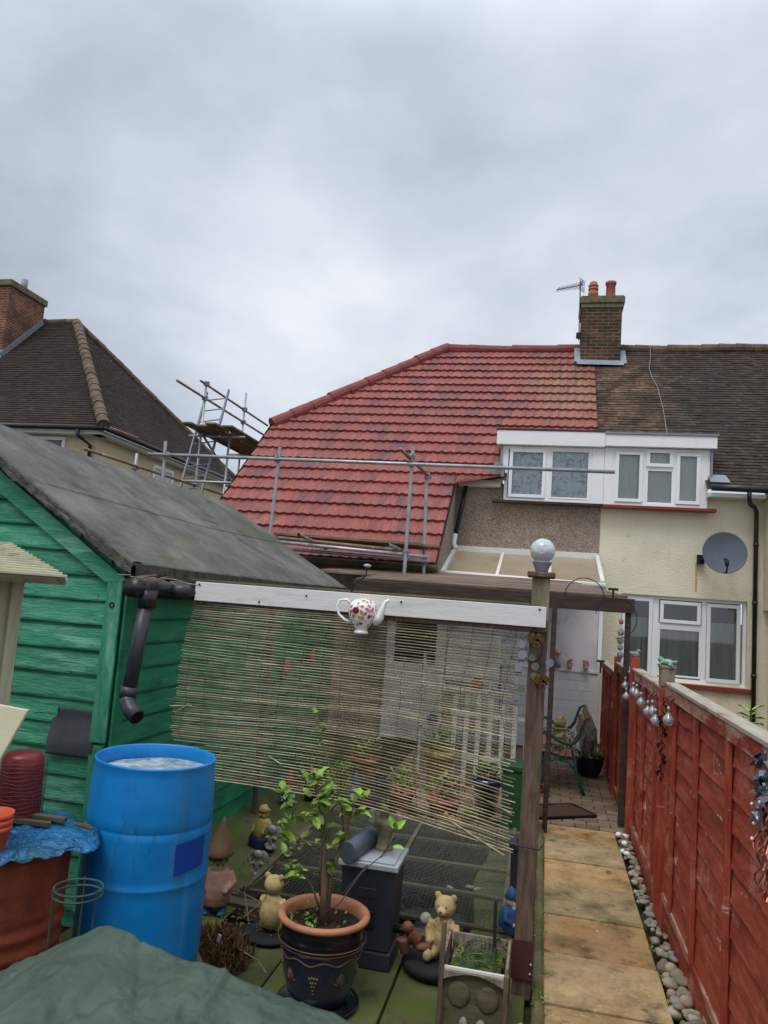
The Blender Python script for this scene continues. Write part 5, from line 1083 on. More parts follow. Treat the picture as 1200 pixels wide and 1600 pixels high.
for k in range(14):
    f0, f1 = k/14, (k+1)/14; y0, y1 = 2.94+.72*f0, 2.94+.72*f1
    mb.beam((-2.31, (y0+y1)/2, 1.945+.16*f0), (-3.1, (y0+y1)/2, 1.945+.16*f0), .034, .014)
mb.add([(-2.31, 2.94, 1.93), (-3.1, 2.94, 1.93), (-3.1, 3.66, 2.09), (-2.31, 3.66, 2.09)], [(0, 1, 2, 3)])
mb.build('roof', 'cabinet_roof', t, bevel=.003)
mb = MB(CM); mb.beam((-2.32, 2.95, 1.918), (-3.1, 2.95, 1.918), .02, .03); mb.build('roof_edge', 'pond_wood', t)
# wire plant stand
t = thing('plant_support', 'dark green wire ring plant support standing in front of the blue drum', 'plant support', (-1.61, 2.6, 0))
for dz in (0, .022):
    mb = MB(); mb.tube([(-1.61+.085*math.cos(a*math.pi/16), 2.6+.085*math.sin(a*math.pi/16), .80+dz) for a in range(33)], .004, 6); mb.build('ring', 'wire_green', t)
for a in (-.2, 1.9, 4.0):
    mb = MB(); mb.tube([(-1.61+.085*math.cos(a), 2.6+.085*math.sin(a), .83), (-1.61+.085*math.cos(a), 2.6+.085*math.sin(a), .0)], .004, 6); mb.build('leg', 'wire_green', t)
# green tarp draped over a table
def fold(x, y, ax_, ay_, dx, dy, w, h):
    s_ = (x-ax_)*dy-(y-ay_)*dx; return h*math.exp(-(s_/w)**2)
def tz(x, y):
    cr_ = [(-2.2, .30), (-1.75, .62), (-1.45, .825), (-1.27, .925), (-1.17, .985), (-1.125, 1.002), (-1.08, .998), (-1.0, .972), (-.88, .950), (-.64, .915), (-.42, .874), (-.1, .80), (.1, .6)]
    for i in range(len(cr_)-1):
        if cr_[i][0] <= x <= cr_[i+1][0]:
            f_ = (x-cr_[i][0])/(cr_[i+1][0]-cr_[i][0]); z = cr_[i][1]+(cr_[i+1][1]-cr_[i][1])*f_; break
    else: z = .3
    if y > 2.0: z -= 2.6*(y-2.0)+.5*max(0, y-2.0)**.5*.3
    else: z -= .10*(2.0-y)+.10*(2.0-y)**2
    if y < 1.0: z -= (1.0-y)*2.0
    n = noise.noise((x*3.5, y*3.5, 3)); n2 = noise.noise((x*9+n, y*9, 5)); rdg = 1-abs(noise.noise((x*5+n*.8, y*5+n, 9)))*2
    z += .010*n+.006*n2+.014*max(0, rdg-.55)
    rd2 = 1-abs(noise.noise((x*11+n*1.5, y*9-n2, 19)))*2; z += .008*max(0, rd2-.6)
    if y < 2.0: z += fold(x, y, -1.25, 2.0, -.62, -.78, .010, -.018)*min(1, (2.0-y)*6)+fold(x, y, -1.05, 2.0, .35, -.93, .03, .010)*min(1, (2.0-y)*4)+fold(x, y, -1.0, 2.0, .8, -.6, .02, .008)*min(1, (2.0-y)*4)
    z += fold(x, y, -.8, 1.6, .5, -.85, .008, -.009)+fold(x, y, -.75, 1.7, .1, -1, .010, .010)
    return max(.02, z)
mb = MB(); mb.grid(lambda a, b: (-2.15+2.3*a, .75+1.62*b, tz(-2.15+2.3*a, .75+1.62*b)), 230, 160)
tag(mb.build('green_tarp', 'green_tarp', smooth=True, solid=.003), 'large creased dark green tarpaulin peaked over something in the foreground', 'tarpaulin')
# ================================================================== PLANTS
def leaf_mesh(mb, p, d, up, L_, W_, c):
    d = d.normalized(); s_ = d.cross(up)
    if s_.length < 1e-4: s_ = d.orthogonal()
    s_.normalize(); n = s_.cross(d)
    mid = [p, p+d*L_*.35-n*L_*.02, p+d*L_*.7-n*L_*.06, p+d*L_-n*L_*.16]
    ed = [(.35, .5), (.7, .42)]
    P = [mid[0], mid[1], mid[2], mid[3]]
    for sg in (-1, 1):
        for (t_, w) in ((.18, .32), (.42, .5), (.72, .38)):
            P.append(p+d*L_*t_+s_*sg*W_*w+n*L_*.06)
    mb.add(P, [(0, 4, 1), (4, 5, 1), (1, 5, 2), (5, 6, 2), (2, 6, 3), (0, 1, 7), (7, 1, 8), (1, 2, 8), (8, 2, 9), (2, 3, 9)], [c]*10)
t = thing('potted_shrub', 'leafy young magnolia like shrub growing in the blue glazed pot', 'shrub', (-.97, 3.7, .40))
stems = [[(-.965, 3.70, .36), (-.975, 3.70, .55), (-.985, 3.69, .72), (-1.02, 3.70, .90), (-1.06, 3.70, 1.02), (-1.09, 3.70, 1.10)],
         [(-.955, 3.71, .38), (-.95, 3.72, .60), (-.90, 3.72, .78), (-.875, 3.72, .90), (-.86, 3.72, .98)],
         [(-.90, 3.72, .78), (-.93, 3.72, .95), (-1.0, 3.72, 1.10), (-1.06, 3.72, 1.25), (-1.095, 3.72, 1.36)],
         [(-.98, 3.70, .42), (-1.04, 3.69, .55), (-1.12, 3.68, .63), (-1.16, 3.67, .66)],
         [(-.985, 3.69, .68), (-1.08, 3.68, .74), (-1.16, 3.68, .80), (-1.20, 3.68, .92)],
         [(-.965, 3.70, .42), (-.88, 3.66, .50), (-.78, 3.64, .66), (-.66, 3.62, .78), (-.63, 3.62, .88)],
         [(-.99, 3.70, .5), (-1.0, 3.68, .7), (-.98, 3.67, .86), (-.97, 3.66, .95)]]
mb = MB()
for k, s_ in enumerate(stems):
    n = len(s_); r0 = (.021, .014, .006, .006, .006, .004, .008)[k]; mb.tube(s_, [r0*(1-.65*i/(n-1)) for i in range(n)], 8)
mb.build('stem', 'bark', t, smooth=True)
mb = MB(); rl = random.Random(21)
def clump(c, n, sp, up=.5, Lr=(.055, .102)):
    for i in range(int(n*1.05)):
        p = Vector(c)+Vector((rl.gauss(0, sp), rl.gauss(0, sp), rl.gauss(0, sp*1.2)))
        a = rl.uniform(0, 6.28); d = Vector((math.cos(a), math.sin(a), rl.uniform(-.1, 1.2))); k = rl.uniform(.55, 1.35); L_ = rl.uniform(*Lr)
        leaf_mesh(mb, p, d, Vector((rl.uniform(-.3, .3), rl.uniform(-.5, .1), 1)), L_, L_*.55, (k, k*rl.uniform(.92, 1.05), k*rl.uniform(.6, 1.0)))
for c, n, sp in (((-1.08, 3.69, 1.05), 8, .022), ((-1.05, 3.69, .98), 13, .032), ((-1.03, 3.68, .91), 13, .034), ((-1.0, 3.67, .84), 8, .028), ((-1.21, 3.68, .92), 10, .03), ((-1.18, 3.68, .82), 6, .02), ((-1.13, 3.67, .74), 5, .02),
                 ((-.86, 3.72, .96), 9, .028), ((-.87, 3.71, .88), 6, .02), ((-.90, 3.70, .80), 4, .02), ((-1.16, 3.67, .64), 9, .028), ((-1.06, 3.68, .58), 3, .012), ((-.97, 3.66, .95), 5, .02), ((-.92, 3.68, .66), 3, .01), ((-.975, 3.66, .76), 5, .016), ((-.945, 3.69, .62), 2, .01)): clump(c, n, sp)
for c in ((-1.095, 3.72, 1.36), (-1.08, 3.72, 1.31), (-1.06, 3.72, 1.26), (-1.05, 3.72, 1.21)): clump(c, 3, .006, Lr=(.03, .05))
for d in ((-.6, 0, 1), (.7, 0, .8), (.1, -.6, .6)): leaf_mesh(mb, Vector((-.63, 3.62, .88)), Vector(d), Vector((0, -1, .6)), .065, .034, (1.35, 1.35, 1.1))
leaf_mesh(mb, Vector((-.64, 3.62, .80)), Vector((.9, -.2, .1)), Vector((0, -.4, 1)), .06, .03, (1.3, 1.3, 1))
mb.build('leaves', 'leaf', t)
t = thing('glazed_pot', 'large dark blue glazed pot with terracotta rim on a saucer', 'plant pot', (-.97, 3.7, 0))
pc = (-.97, 3.72, 0)
mb = MB(); mb.lathe([(.135, .03), (.15, .06), (.165, .12), (.180, .20), (.192, .27), (.196, .30)], pc, 56, rfun=None); mb.build('pot_body', 'glaze_blue', t, smooth=True)
mb = MB(); mb.lathe([(.197, .298), (.203, .302), (.203, .31), (.197, .314), (.199, .325), (.204, .330), (.203, .338), (.199, .345), (.203, .38), (.205, .397)], pc, 56, cap=False); mb.build('band', 'glaze_band', t, smooth=True)
mb = MB(); mb.lathe([(.205, .396), (.218, .400), (.225, .408), (.224, .420), (.214, .428), (.198, .426), (.186, .416), (.182, .38), (.180, .34)], pc, 56, cap=False); mb.build('rim', 'terracotta_rim', t, smooth=True)
mb = MB()
def on_pot(a, z, o=.003):
    r_ = .135+(.192-.135)*((z-.03)/.24)**.8+o
    return Vector((pc[0]+r_*math.cos(a), pc[1]+r_*math.sin(a), z))
mb.tube([on_pot(a*2*math.pi/80, .262+.010*math.sin(a*2*math.pi/80*9), .004) for a in range(81)], .004, 5)
mb.tube([on_pot(a*2*math.pi/80, .300, .008) for a in range(81)], .003, 5); mb.tube([on_pot(a*2*math.pi/80, .318, .012) for a in range(81)], .003, 5)
for a0 in (R(236), R(318), R(60), R(150)):      # fan leaves in relief
    for k in range(-3, 4): a = a0+.02*k; mb.tube([on_pot(a0, .150), on_pot(a0+.055*k, .150+.055*math.cos(k*.45)+.01)], [.006, .002], 5)
for a0 in (R(276), R(0), R(110), R(195)):
    for (da, dz) in ((-.09, 0), (-.03, .004), (.03, .002), (.09, 0), (-.06, -.018), (0, -.018), (.06, -.018), (-.03, -.036), (.03, -.036), (0, -.054), (.01, -.07)): mb.ball(on_pot(a0+da*1.1, .195+dz), .007, 8, 6)
mb.build('relief', 'glaze_relief', t, smooth=True)
mb = MB(); mb.grid(lambda a, b: (pc[0]+.184*b*math.cos(a*6.2832), pc[1]+.184*b*math.sin(a*6.2832), .372+.016*noise.noise((math.cos(a*6.28)*b*12, math.sin(a*6.28)*b*12, 0))), 60, 12); mb.build('compost', 'compost', t, smooth=False)
mb = MB()
for i in range(60):
    a = rl.uniform(1.9, 4.6) if i < 40 else rl.uniform(0, 6.28); r_ = rl.uniform(.05, .165); k = rl.uniform(.35, .85)
    leaf_mesh(mb, Vector((pc[0]+r_*math.cos(a), pc[1]+r_*math.sin(a), .375+rl.uniform(0, .035))), Vector((rl.uniform(-1, 1), rl.uniform(-1, 1), .5)), Vector((0, 0, 1)), .024, .016, (k, k, k*.8))
tag(mb.build('weeds', 'leaf'), 'small low weeds carpeting the compost inside the blue glazed pot', 'weeds', kind='stuff')
mb = MB(); mb.lathe([(.16, .004), (.18, .008), (.20, .026), (.196, .03), (.18, .016), (0, .012)], pc, 40, cap=False); tag(mb.build('saucer', 'glaze_band', smooth=True), 'dark wet saucer beneath the blue glazed pot', 'saucer')
# heather clump
t = thing('heather_clump', 'straggly heather clump in green and dark brown between blue drum and green tarp', 'plant', (-1.66, 3.95, 0))
mb = MB()
for i in range(1500):
    a = rl.uniform(0, 6.28); q = rl.uniform(0, 1)**.6; x, y = -1.66+.25*q*math.cos(a), 3.93+.24*q*math.sin(a); z0 = .09*(1-q*q)
    left = (x < -1.69) ; k = rl.uniform(.5, 1.3)
    c = (k*.95, k*1.1, k*.45) if (left and rl.random() < .75) else ((k*.50, k*.30, k*.42) if rl.random() < .7 else (k*.8, k*.7, k*.6))
    d = Vector((rl.gauss(0, .5), rl.gauss(0, .5), 1)).normalized(); h = rl.uniform(.03, .10); p = Vector((x, y, z0)); w = Vector((rl.uniform(-1, 1), rl.uniform(-1, 1), 0)).normalized()*.0035
    q2 = p+d*h*.6; e = p+d*h+Vector((rl.gauss(0, .012), rl.gauss(0, .012), 0)); mb.add([p-w, p+w, q2+w*1.3, q2-w*1.3, e], [(0, 1, 2, 3), (3, 2, 4)], [c, c])
mb.build('sprigs', 'heather', t)
mb = MB(); mb.grid(lambda a, b: (-1.66+.25*b*math.cos(a*6.2832), 3.93+.25*b*math.sin(a*6.2832), .09*(1-b*b)+.015*noise.noise((a*20, b*8, 0))), 40, 12); mb.build('mound', 'soil', t)
mb = MB(T((-1.56, 3.86, .13), rx=R(15), ry=R(10))); mb.beam((0, 0, 0), (.005, 0, .045), .018, .003, up=(0, 1, 0)); tag(mb.build('plant_tag', 'upvc'), 'tiny white plant tag stuck in the heather clump', 'plant tag')
for (P, lab_) in (([(-1.72, 4.0, .02), (-1.72, 3.99, .30)], 'thin upright dry cane standing in the heather clump'), ([(-1.58, 4.25, .10), (-1.45, 4.3, .22), (-1.33, 4.25, .33)], 'thin dry bent twig beside the sitting bear'), ([(-1.5, 3.95, .08), (-1.35, 3.9, .06), (-1.28, 3.85, .03)], 'thin dry twig lying in front of the sitting bear')):
    mb = MB(); mb.tube(P, .0035, 5); tag(mb.build('twig', 'grey_wood'), lab_, 'twig')
# ================================================================== FILTER BOX
t = thing('pond_filter', 'black pond filter box with a grey lid behind the blue glazed pot', 'pond filter', (-.86, 4.3, 0))
def taper(mb, x0, x1, y0, y1, z0, z1, k):
    cx, cy = (x0+x1)/2, (y0+y1)/2; P = []
    for z, q in ((z0, k), (z1, 1)):
        for (x, y) in ((x0, y0), (x1, y0), (x1, y1), (x0, y1)): P.append((cx+(x-cx)*q, cy+(y-cy)*q, z))
    mb.add(P, [(0, 3, 2, 1), (4, 5, 6, 7), (0, 1, 5, 4), (1, 2, 6, 5), (2, 3, 7, 6), (3, 0, 4, 7)])
mb = MB(); taper(mb, -.995, -.700, 4.11, 4.42, .10, .515, .90); mb.box(-.90, -.79, 4.112, 4.13, .36, .42); mb.box(-.91, -.895, 4.115, 4.135, .12, .40); mb.build('box', 'box_black', t, bevel=.012)
mb = MB(); mb.box(-1.0, -.70, 4.125, 4.40, .0, .098); mb.build('foot', 'box_black', t, bevel=.012)
mb = MB(); mb.box(-.90, -.80, 4.114, 4.124, .21, .30); mb.build('latch', 'black_plastic', t, bevel=.004)
mb = MB(); mb.tube([(-.72, 4.25, .18), (-.66, 4.25, .18), (-.63, 4.25, .17)], [.02, .02, .024], 12); mb.build('outlet', 'black_plastic', t, smooth=True)
mb = MB(); mb.box(-1.015, -.685, 4.095, 4.44, .518, .545); mb.box(-.99, -.71, 4.12, 4.42, .546, .553); mb.build('lid', 'box_lid', t, bevel=.014)
mb = MB(); mb.tube([(-.955, 4.10, .588), (-.905, 4.40, .600)], .052, 20); mb.box(-1.005, -.905, 4.10, 4.25, .5535, .585); mb.tube([(-.965, 4.085, .588), (-.955, 4.11, .588)], .058, 20); mb.tube([(-.905, 4.40, .6), (-.86, 4.42, .6), (-.80, 4.42, .60)], .03, 12); mb.build('pump', 'pump_grey', t, bevel=.004)
mb = MB(); mb.tube([(-.76, 4.33, .62), (-.80, 4.2, .555), (-.86, 4.08, .53), (-.93, 3.95, .44), (-1.02, 3.92, .36)], .004, 6); mb.build('hose', 'black_plastic', t, smooth=True)
# ================================================================== POND
t = thing('garden_pond', 'dark sunken pond covered by timber frames of wire netting', 'pond', (-.9, 5.7, 0))
PX0, PX1, PY0, PY1 = -1.74, -.13, 4.66, 6.75
mb = MB(); mb.grid(lambda a, b: (PX0+(PX1-PX0)*a, PY0+(PY1-PY0)*b, -.045), 4, 4); mb.build('water', 'pond_water', t)
mb = MB(); mb.box(PX0-.09, PX0, PY0, PY1, -.05, .055); mb.box(PX1-.005, PX1+.08, PY0, PY1, -.05, .05); mb.box(PX0-.09, PX1+.08, PY0-.10, PY0-.001, -.05, .04); mb.box(PX0-.09, PX1+.08, PY1+.001, PY1+.1, -.05, .06); mb.build('surround', 'pond_wood', t, bevel=.006)
for y in (4.70, 5.20, 5.72, 6.20, 6.66):
    mb = MB(); mb.box(PX0-.04, PX1+.03, y-.018, y+.018, .062, .085, rot=Matrix.Rotation(R(rnd.uniform(-.6, .6)), 3, 'Z')); mb.build('frame_bar', 'pond_wood', t, bevel=.003)
for x in (PX0, PX1-.02, -.92):
    mb = MB(); mb.box(x-.016, x+.016, PY0, PY1, .0865, .105); mb.build('frame_bar', 'pond_wood', t, bevel=.003)
mb = MB(); sp = .026; rn = random.Random(6)
x = PX0
while x < PX1:
    mb.tube([(x, PY0, .090), (x+.006*math.sin(x*40), (PY0+PY1)/2, .086+.004*noise.noise((x*5, 0, 0))), (x, PY1, .090)], .0013, 4, cap=False); x += sp
y = PY0
while y < PY1:
    mb.tube([(PX0+(PX1-PX0)*i/6, y+.004*noise.noise((i*.7, y*4, 1)), .090+.004*noise.noise((i*.6, y*3, 4))) for i in range(7)], .0013, 4, cap=False); y += sp
mb.build('wire_netting', 'wire', t)
mb = MB()   # liner edge showing along the right, pots and folds under the net
mb.grid(lambda a, b: (PX1-.24+.23*a+.03*math.sin(b*9), PY0+.02+(PY1-PY0-.04)*b, -.040+.03*a+.010*noise.noise((a*4, b*16, 2))), 10, 60); mb.build('mossy_ledge', 'moss_slab', t, smooth=True)
mb = MB(); mb.grid(lambda a, b: (PX0+.45+.9*a, 4.72+.40*b, -.04+.05*abs(noise.noise((a*7, b*4, 3)))+.02*noise.noise((a*20, b*9, 1))), 40, 16); mb.build('liner_fold', 'pond_liner', t, smooth=True)
for i in range(22):
    x, y = rn.uniform(PX0+.3, PX1-.3), rn.uniform(4.85, 6.5); r_ = rn.uniform(.03, .06); mb = MB(); mb.lathe([(r_*.8, 0), (r_, .05), (r_*1.1, .052), (r_*.9, .05), (r_*.7, .02)], (x, y, -.045), 12, cap=False); mb.build('basket', 'pond_liner', t)
for (x, y) in ((-.42, 5.62), (-.36, 5.60), (-.20, 5.5), (-.95, 5.75), (-.55, 5.55)): mb = MB(); mb.ball((x, y, -.03), (.035, .02, .012), 10, 6, Matrix.Rotation(x*7, 3, 'Z')); mb.build('white_stone', 'stone_grey', t, smooth=True)
# ================================================================== FIGURES
def gnome(loc, h, rz, label, cols, hat_h=.34, beard=True, weathered=None, bulk=1.0, hr=1.0, group='garden gnomes'):
    t = thing('garden_gnome', label, 'gnome', loc, group); Mx = T(loc, rz, h)
    coat, trousers, hat, skin = cols
    b = bulk
    mb = MB(Mx)
    mb.lathe([(0, .10), (.15*b, .12), (.175*b, .22), (.17*b, .32), (.15*b, .42), (.12*b, .50), (.07, .54), (0, .55)], n=18, cap=False)
    for s_ in (-1, 1): mb.tube([(s_*.13*b, 0, .47), (s_*.19*b, -.03, .36), (s_*.12*b, -.13, .30)], [.050, .048, .038], 10)
    mb.build('coat', coat, t, remesh=.016*h+.001)
    mb = MB(Mx)
    for s_ in (-1, 1): mb.tube([(s_*.07, .01, .18), (s_*.08, 0, .05)], [.07, .06], 10); mb.ball((s_*.085, -.045, .035), (.055, .095, .038), 12, 8)
    mb.build('boots', trousers, t, remesh=.016*h+.001)
    mb = MB(Mx); mb.ball((0, 0, .60), (.098, .095, .095), 18, 12); mb.ball((0, -.105, .595), (.024, .026, .022), 10, 8)
    for s_ in (-1, 1): mb.ball((s_*.098, 0, .60), (.018, .024, .03), 8, 6); mb.ball((s_*.055, -.075, .575), (.03, .025, .025), 8, 6)
    hd = mb.build('head', skin, t, smooth=True)
    for s_ in (-1, 1): mb = MB(Mx); mb.ball((s_*.12*b, -.15, .30), .032, 10, 8); mb.build('hand', skin, t, smooth=True)
    mb = MB(Mx)
    for s_ in (-1, 1): mb.ball((s_*.036, -.088, .622), .010, 8, 6)
    mb.build('eyes', 'p_navy', hd, smooth=True)
    if beard:
        mb = MB(Mx); mb.ball((0, -.07, .50), (.085, .05, .10), 14, 10); mb.ball((0, -.085, .42), (.05, .035, .07), 12, 8); mb.ball((0, -.098, .572), (.05, .018, .014), 10, 6)
        mb.build('beard', 'p_white' if not weathered else weathered, hd, smooth=True)
    mb = MB(Mx); mb.tube([(0, 0, .645), (0, 0, .655), (0, .005, .70), (.004, .015, .70+hat_h*.45), (.012, .03, .70+hat_h*.82), (.015, .04, .70+hat_h)], [hr*v for v in (.112, .122, .112, .078, .030, .008)], 18); mb.build('hat', hat, t, smooth=True)
    return t
def bear(loc, h, rz, label, mm, sit=True):
    t = thing('bear_statue', label, 'statue', loc, 'stone bear statues'); mb = MB(T(loc, rz, h))
    mb.ball((0, .02, .30), (.20, .17, .26), 20, 14); mb.ball((0, 0, .46), (.17, .14, .14), 18, 12)
    for s_ in (-1, 1):
        mb.tube([(s_*.16, 0, .50), (s_*.21, -.06, .38), (s_*.17, -.14, .28)], [.075, .07, .06], 12); mb.ball((s_*.17, -.15, .27), .062, 12, 8)
        mb.tube([(s_*.11, 0, .12), (s_*.14, -.16, .10), (s_*.15, -.22, .09)], [.10, .088, .075], 12); mb.ball((s_*.15, -.26, .11), (.072, .055, .10), 12, 8)
    mb.build('body', mm, t, remesh=.016*h)
    mb = MB(T(loc, rz, h)); mb.ball((0, 0, .74), (.165, .15, .15), 20, 14); mb.ball((0, -.14, .705), (.078, .08, .062), 14, 10)
    for s_ in (-1, 1): mb.ball((s_*.125, .01, .87), (.058, .034, .056), 12, 8)
    hd = mb.build('head', mm, t, remesh=.014*h)
    mb = MB(T(loc, rz, h)); mb.ball((0, -.215, .72), (.024, .018, .018), 8, 6)
    for s_ in (-1, 1): mb.ball((s_*.06, -.145, .775), .014, 8, 6)
    mb.build('eyes_and_nose', 'p_brown', hd, smooth=True)
    return t
bear((-1.43, 4.30, .03), .345, R(172), 'golden stone teddy bear seen from behind, left of the blue glazed pot', 'stone_bear')
bear((-.44, 4.25, .07), .36, R(-12), 'cream stone teddy bear facing us behind the wooden planter', 'stone_bear')
mb = MB(); mb.lathe([(.0, 0), (.13, .003), (.155, .02), (.15, .03), (.0, .028)], (-1.43, 4.30, -.001), 24, cap=False); tag(mb.build('dark_dish', 'rubber', smooth=True), 'round black dish under the golden bear', 'dish')
mb = MB(); mb.lathe([(.0, 0), (.15, .004), (.175, .04), (.165, .065), (.0, .06)], (-.48, 4.24, .002), 28, cap=False); tag(mb.build('dark_tray', 'rubber', smooth=True), 'round black tray under the cream bear by the wooden planter', 'tray')
mb = MB(T((-.60, 4.18, .12), rz=R(20))); mb.tube([(.03, 0, .04), (-.02, 0, .09), (-.05, 0, .05), (-.03, 0, -.02)], [.035, .045, .035, .025], 12); mb.ball((-.03, -.02, .12), (.032, .03, .03), 12, 8); mb.ball((.06, -.02, .02), (.05, .03, .022), 12, 8); tag(mb.build('figurine', 'p_brown', remesh=.005), 'small reddish brown curled figurine beside the cream bear', 'figurine')
mb = MB(); mb.ball((-.545, 4.28, .245), .032, 16, 12); tag(mb.build('stone_ball', 'stone_grey', smooth=True), 'pale grey stone ball beside the cream bear head', 'stone ball')
gnome((-1.83, 4.42, .02), .52, R(15), 'big weathered gnome with a tall brown hat beside the blue drum', ('p_pink', 'p_blue', 'p_hat', 'stone_moss'), .36, weathered='stone_moss', bulk=1.05, hr=1.35)
gnome((-1.97, 5.55, .05), .40, R(-20), 'yellow and green painted gnome without hat point, on the bank by the shed', ('p_yellow', 'p_green', 'p_yellow', 'p_yellow'), .06, beard=False)
mb = MB(); mb.lathe([(.095, 0), (.10, .02), (.10, .10), (.085, .12), (0, .12)], (-1.97, 5.55, .02), 20); tag(mb.build('round_base', 'p_navy', smooth=True), 'round dark blue base around the feet of the yellow gnome', 'base')
gnome((-2.12, 6.55, .03), .36, R(10), 'small gnome with a bright red hat near the brown post by the shed', ('p_blue', 'p_brown', 'p_red', 'p_skin'))
gnome((-2.02, 6.90, .03), .34, R(-15), 'white bearded gnome in a dark coat behind the pond, right of the red hatted one', ('p_navy', 'p_brown', 'p_white', 'p_skin'), .15)
gnome((-1.86, 6.75, .03), .26, R(20), 'short gnome in brown behind the pond, in front of the dark coated one', ('p_brown', 'p_navy', 'p_white', 'p_skin'), .2)
gnome((-1.62, 6.98, .03), .32, R(0), 'blue coated gnome behind the pond near the metal frame', ('p_blue', 'p_navy', 'p_blue', 'p_skin'))
gnome((-.10, 4.72, .03), .36, R(60), 'gnome with a blue hat and gold trousers peeping from behind the tall post', ('p_blue', 'p_gold', 'p_blue', 'p_white'), .12, bulk=1.2)
def cherub(loc, h, rz, label):
    t = thing('cherub_statue', label, 'statue', loc, 'small grey cherub statues'); mb = MB(T(loc, rz, h))
    mb.lathe([(.0, 0), (.20, .01), (.21, .06), (.17, .09), (0, .09)], n=16, cap=False); mb.ball((0, 0, .28), (.15, .13, .20), 14, 10); mb.ball((0, -.02, .64), (.16, .15, .16), 14, 10)
    for s_ in (-1, 1): mb.tube([(s_*.12, 0, .42), (s_*.20, -.08, .34), (s_*.10, -.16, .42)], [.06, .055, .05], 8); mb.tube([(s_*.08, 0, .16), (s_*.16, -.16, .12)], [.08, .06], 8)
    mb.build('body', 'stone_grey', t, remesh=.03*h)
    for s_ in (-1, 1):
        mb = MB(T(loc, rz, h)); mb.ball((s_*.22, .08, .56), (.13, .03, .22), 12, 8, Matrix.Rotation(-s_*.5, 3, 'Y')); mb.build('wing', 'stone_grey', t, smooth=True)
    return t
cherub((-1.80, 5.02, .05), .20, R(10), 'grey cherub statue at the front of the three beside the big weathered gnome')
cherub((-1.86, 5.45, .08), .21, R(-10), 'grey cherub statue set highest on the bank, beside the yellow gnome')
cherub((-1.68, 5.30, .10), .15, R(15), 'smallest grey cherub statue at the left edge of the netting')
t = thing('stone_statue', 'mossy stone winged figure standing on the grey filter lid', 'statue', (-.815, 4.345, .553)); Mx = T((-.815, 4.345, .553), R(-10), .235)
mb = MB(Mx); mb.lathe([(0, 0), (.22, .0), (.23, .05), (.18, .09), (.17, .3), (.24, .48), (.26, .60), (.2, .68), (0, .7)], n=20, cap=False); mb.ball((-.05, 0, .84), (.13, .12, .14), 14, 10); mb.tube([(-.05, 0, .7), (-.08, 0, .95), (-.14, 0, 1.05)], [.12, .09, .03], 10); mb.build('body', 'stone_moss', t, remesh=.007)
for s_ in (-1, 1):
    mb = MB(Mx); mb.tube([(s_*.22, -.02, .50), (s_*.36, -.05, .62), (s_*.34, -.02, .82), (s_*.27, 0, .86)], [.08, .10, .08, .03], 10); mb.build('wing', 'stone_grey', t, smooth=True)
# ================================================================== WOODEN PLANTER
t = thing('wooden_planter', 'old arched timber planter with a wire cage at the bottom of the picture', 'planter', (-.24, 3.85, 0))
def pb(x, y): return x
for (x, y, z1) in ((-.385, 3.72, .47), (-.085, 3.72, .28), (-.385, 4.05, .30), (-.085, 4.05, .30)):
    mb = MB(); mb.box(x-.011, x+.011, y-.014, y+.014, -.02, z1); mb.build('leg', 'brown_wood' if y < 3.9 else 'pond_wood', t, bevel=.003)
mb = MB(); n = 24; P = []
for i in range(n+1):
    x = -.373+.276*i/n; a = math.pi*i/n; P += [(x, 3.705, .225+.035*math.sin(a)), (x, 3.705, .262-.0*i), (x, 3.728, .225+.035*math.sin(a)), (x, 3.728, .262)]
Fs = []
for i in range(n):
    b = 4*i; Fs += [(b, b+4, b+5, b+1), (b+2, b+3, b+7, b+6), (b+1, b+5, b+7, b+3), (b, b+2, b+6, b+4)]
mb.add(P, Fs); mb.build('arched_front_rail', 'grey_wood', t)
mb = MB(); mb.box(-.373, -.097, 3.716, 3.73, .264, .276); mb.build('rail_edge', 'white_board', t)
mb = MB(); mb.box(-.372, -.098, 3.733, 3.742, -.02, .255); mb.build('inner_panel', 'pond_wood', t)
mb = MB(); mb.box(-.392, -.378, 3.735, 4.04, .23, .30); mb.box(-.092, -.078, 3.735, 4.04, .23, .30); mb.box(-.37, -.10, 4.04, 4.055, .2, .30); mb.build('side_rail', 'grey_wood', t, bevel=.003)
mb = MB(); mb.grid(lambda a, b: (-.37+.27*a, 3.745+.29*b, .215+.02*noise.noise((a*9, b*9, 0))), 20, 20); mb.build('soil', 'compost', t)
for (x, z) in ((-.30, .16), (-.165, .155)):
    mb = MB(); mb.ball((x, 3.728, z), (.052, .012, .058), 18, 12); mb.build('clay_boss', 'pond_wood', t, smooth=True)
for k, (x, r_) in enumerate(((-.27, .022), (-.19, .026))):
    mb = MB(); mb.ball((x, 3.70, .03), (r_, .02, .05), 12, 8); mb.build('carved_figure', 'stone_grey', t, smooth=True)
mb = MB()
for k in range(11):
    a = -1.25+2.5*k/10; mb.tube([(-.22+.085*math.sin(a), 3.76+.22*j/10, .26+.10*math.sin(math.pi*min(1, .15+j/10*.85))*math.cos(a)) for j in range(11)], .0016, 4)
for j in range(11):
    mb.tube([(-.22+.085*math.sin(-1.25+2.5*k/10), 3.76+.22*j/10, .26+.10*math.sin(math.pi*min(1, .15+j/10*.85))*math.cos(-1.25+2.5*k/10)) for k in range(11)], .0016, 4)
mb.build('wire_cage', 'wire', t)
mb = MB()
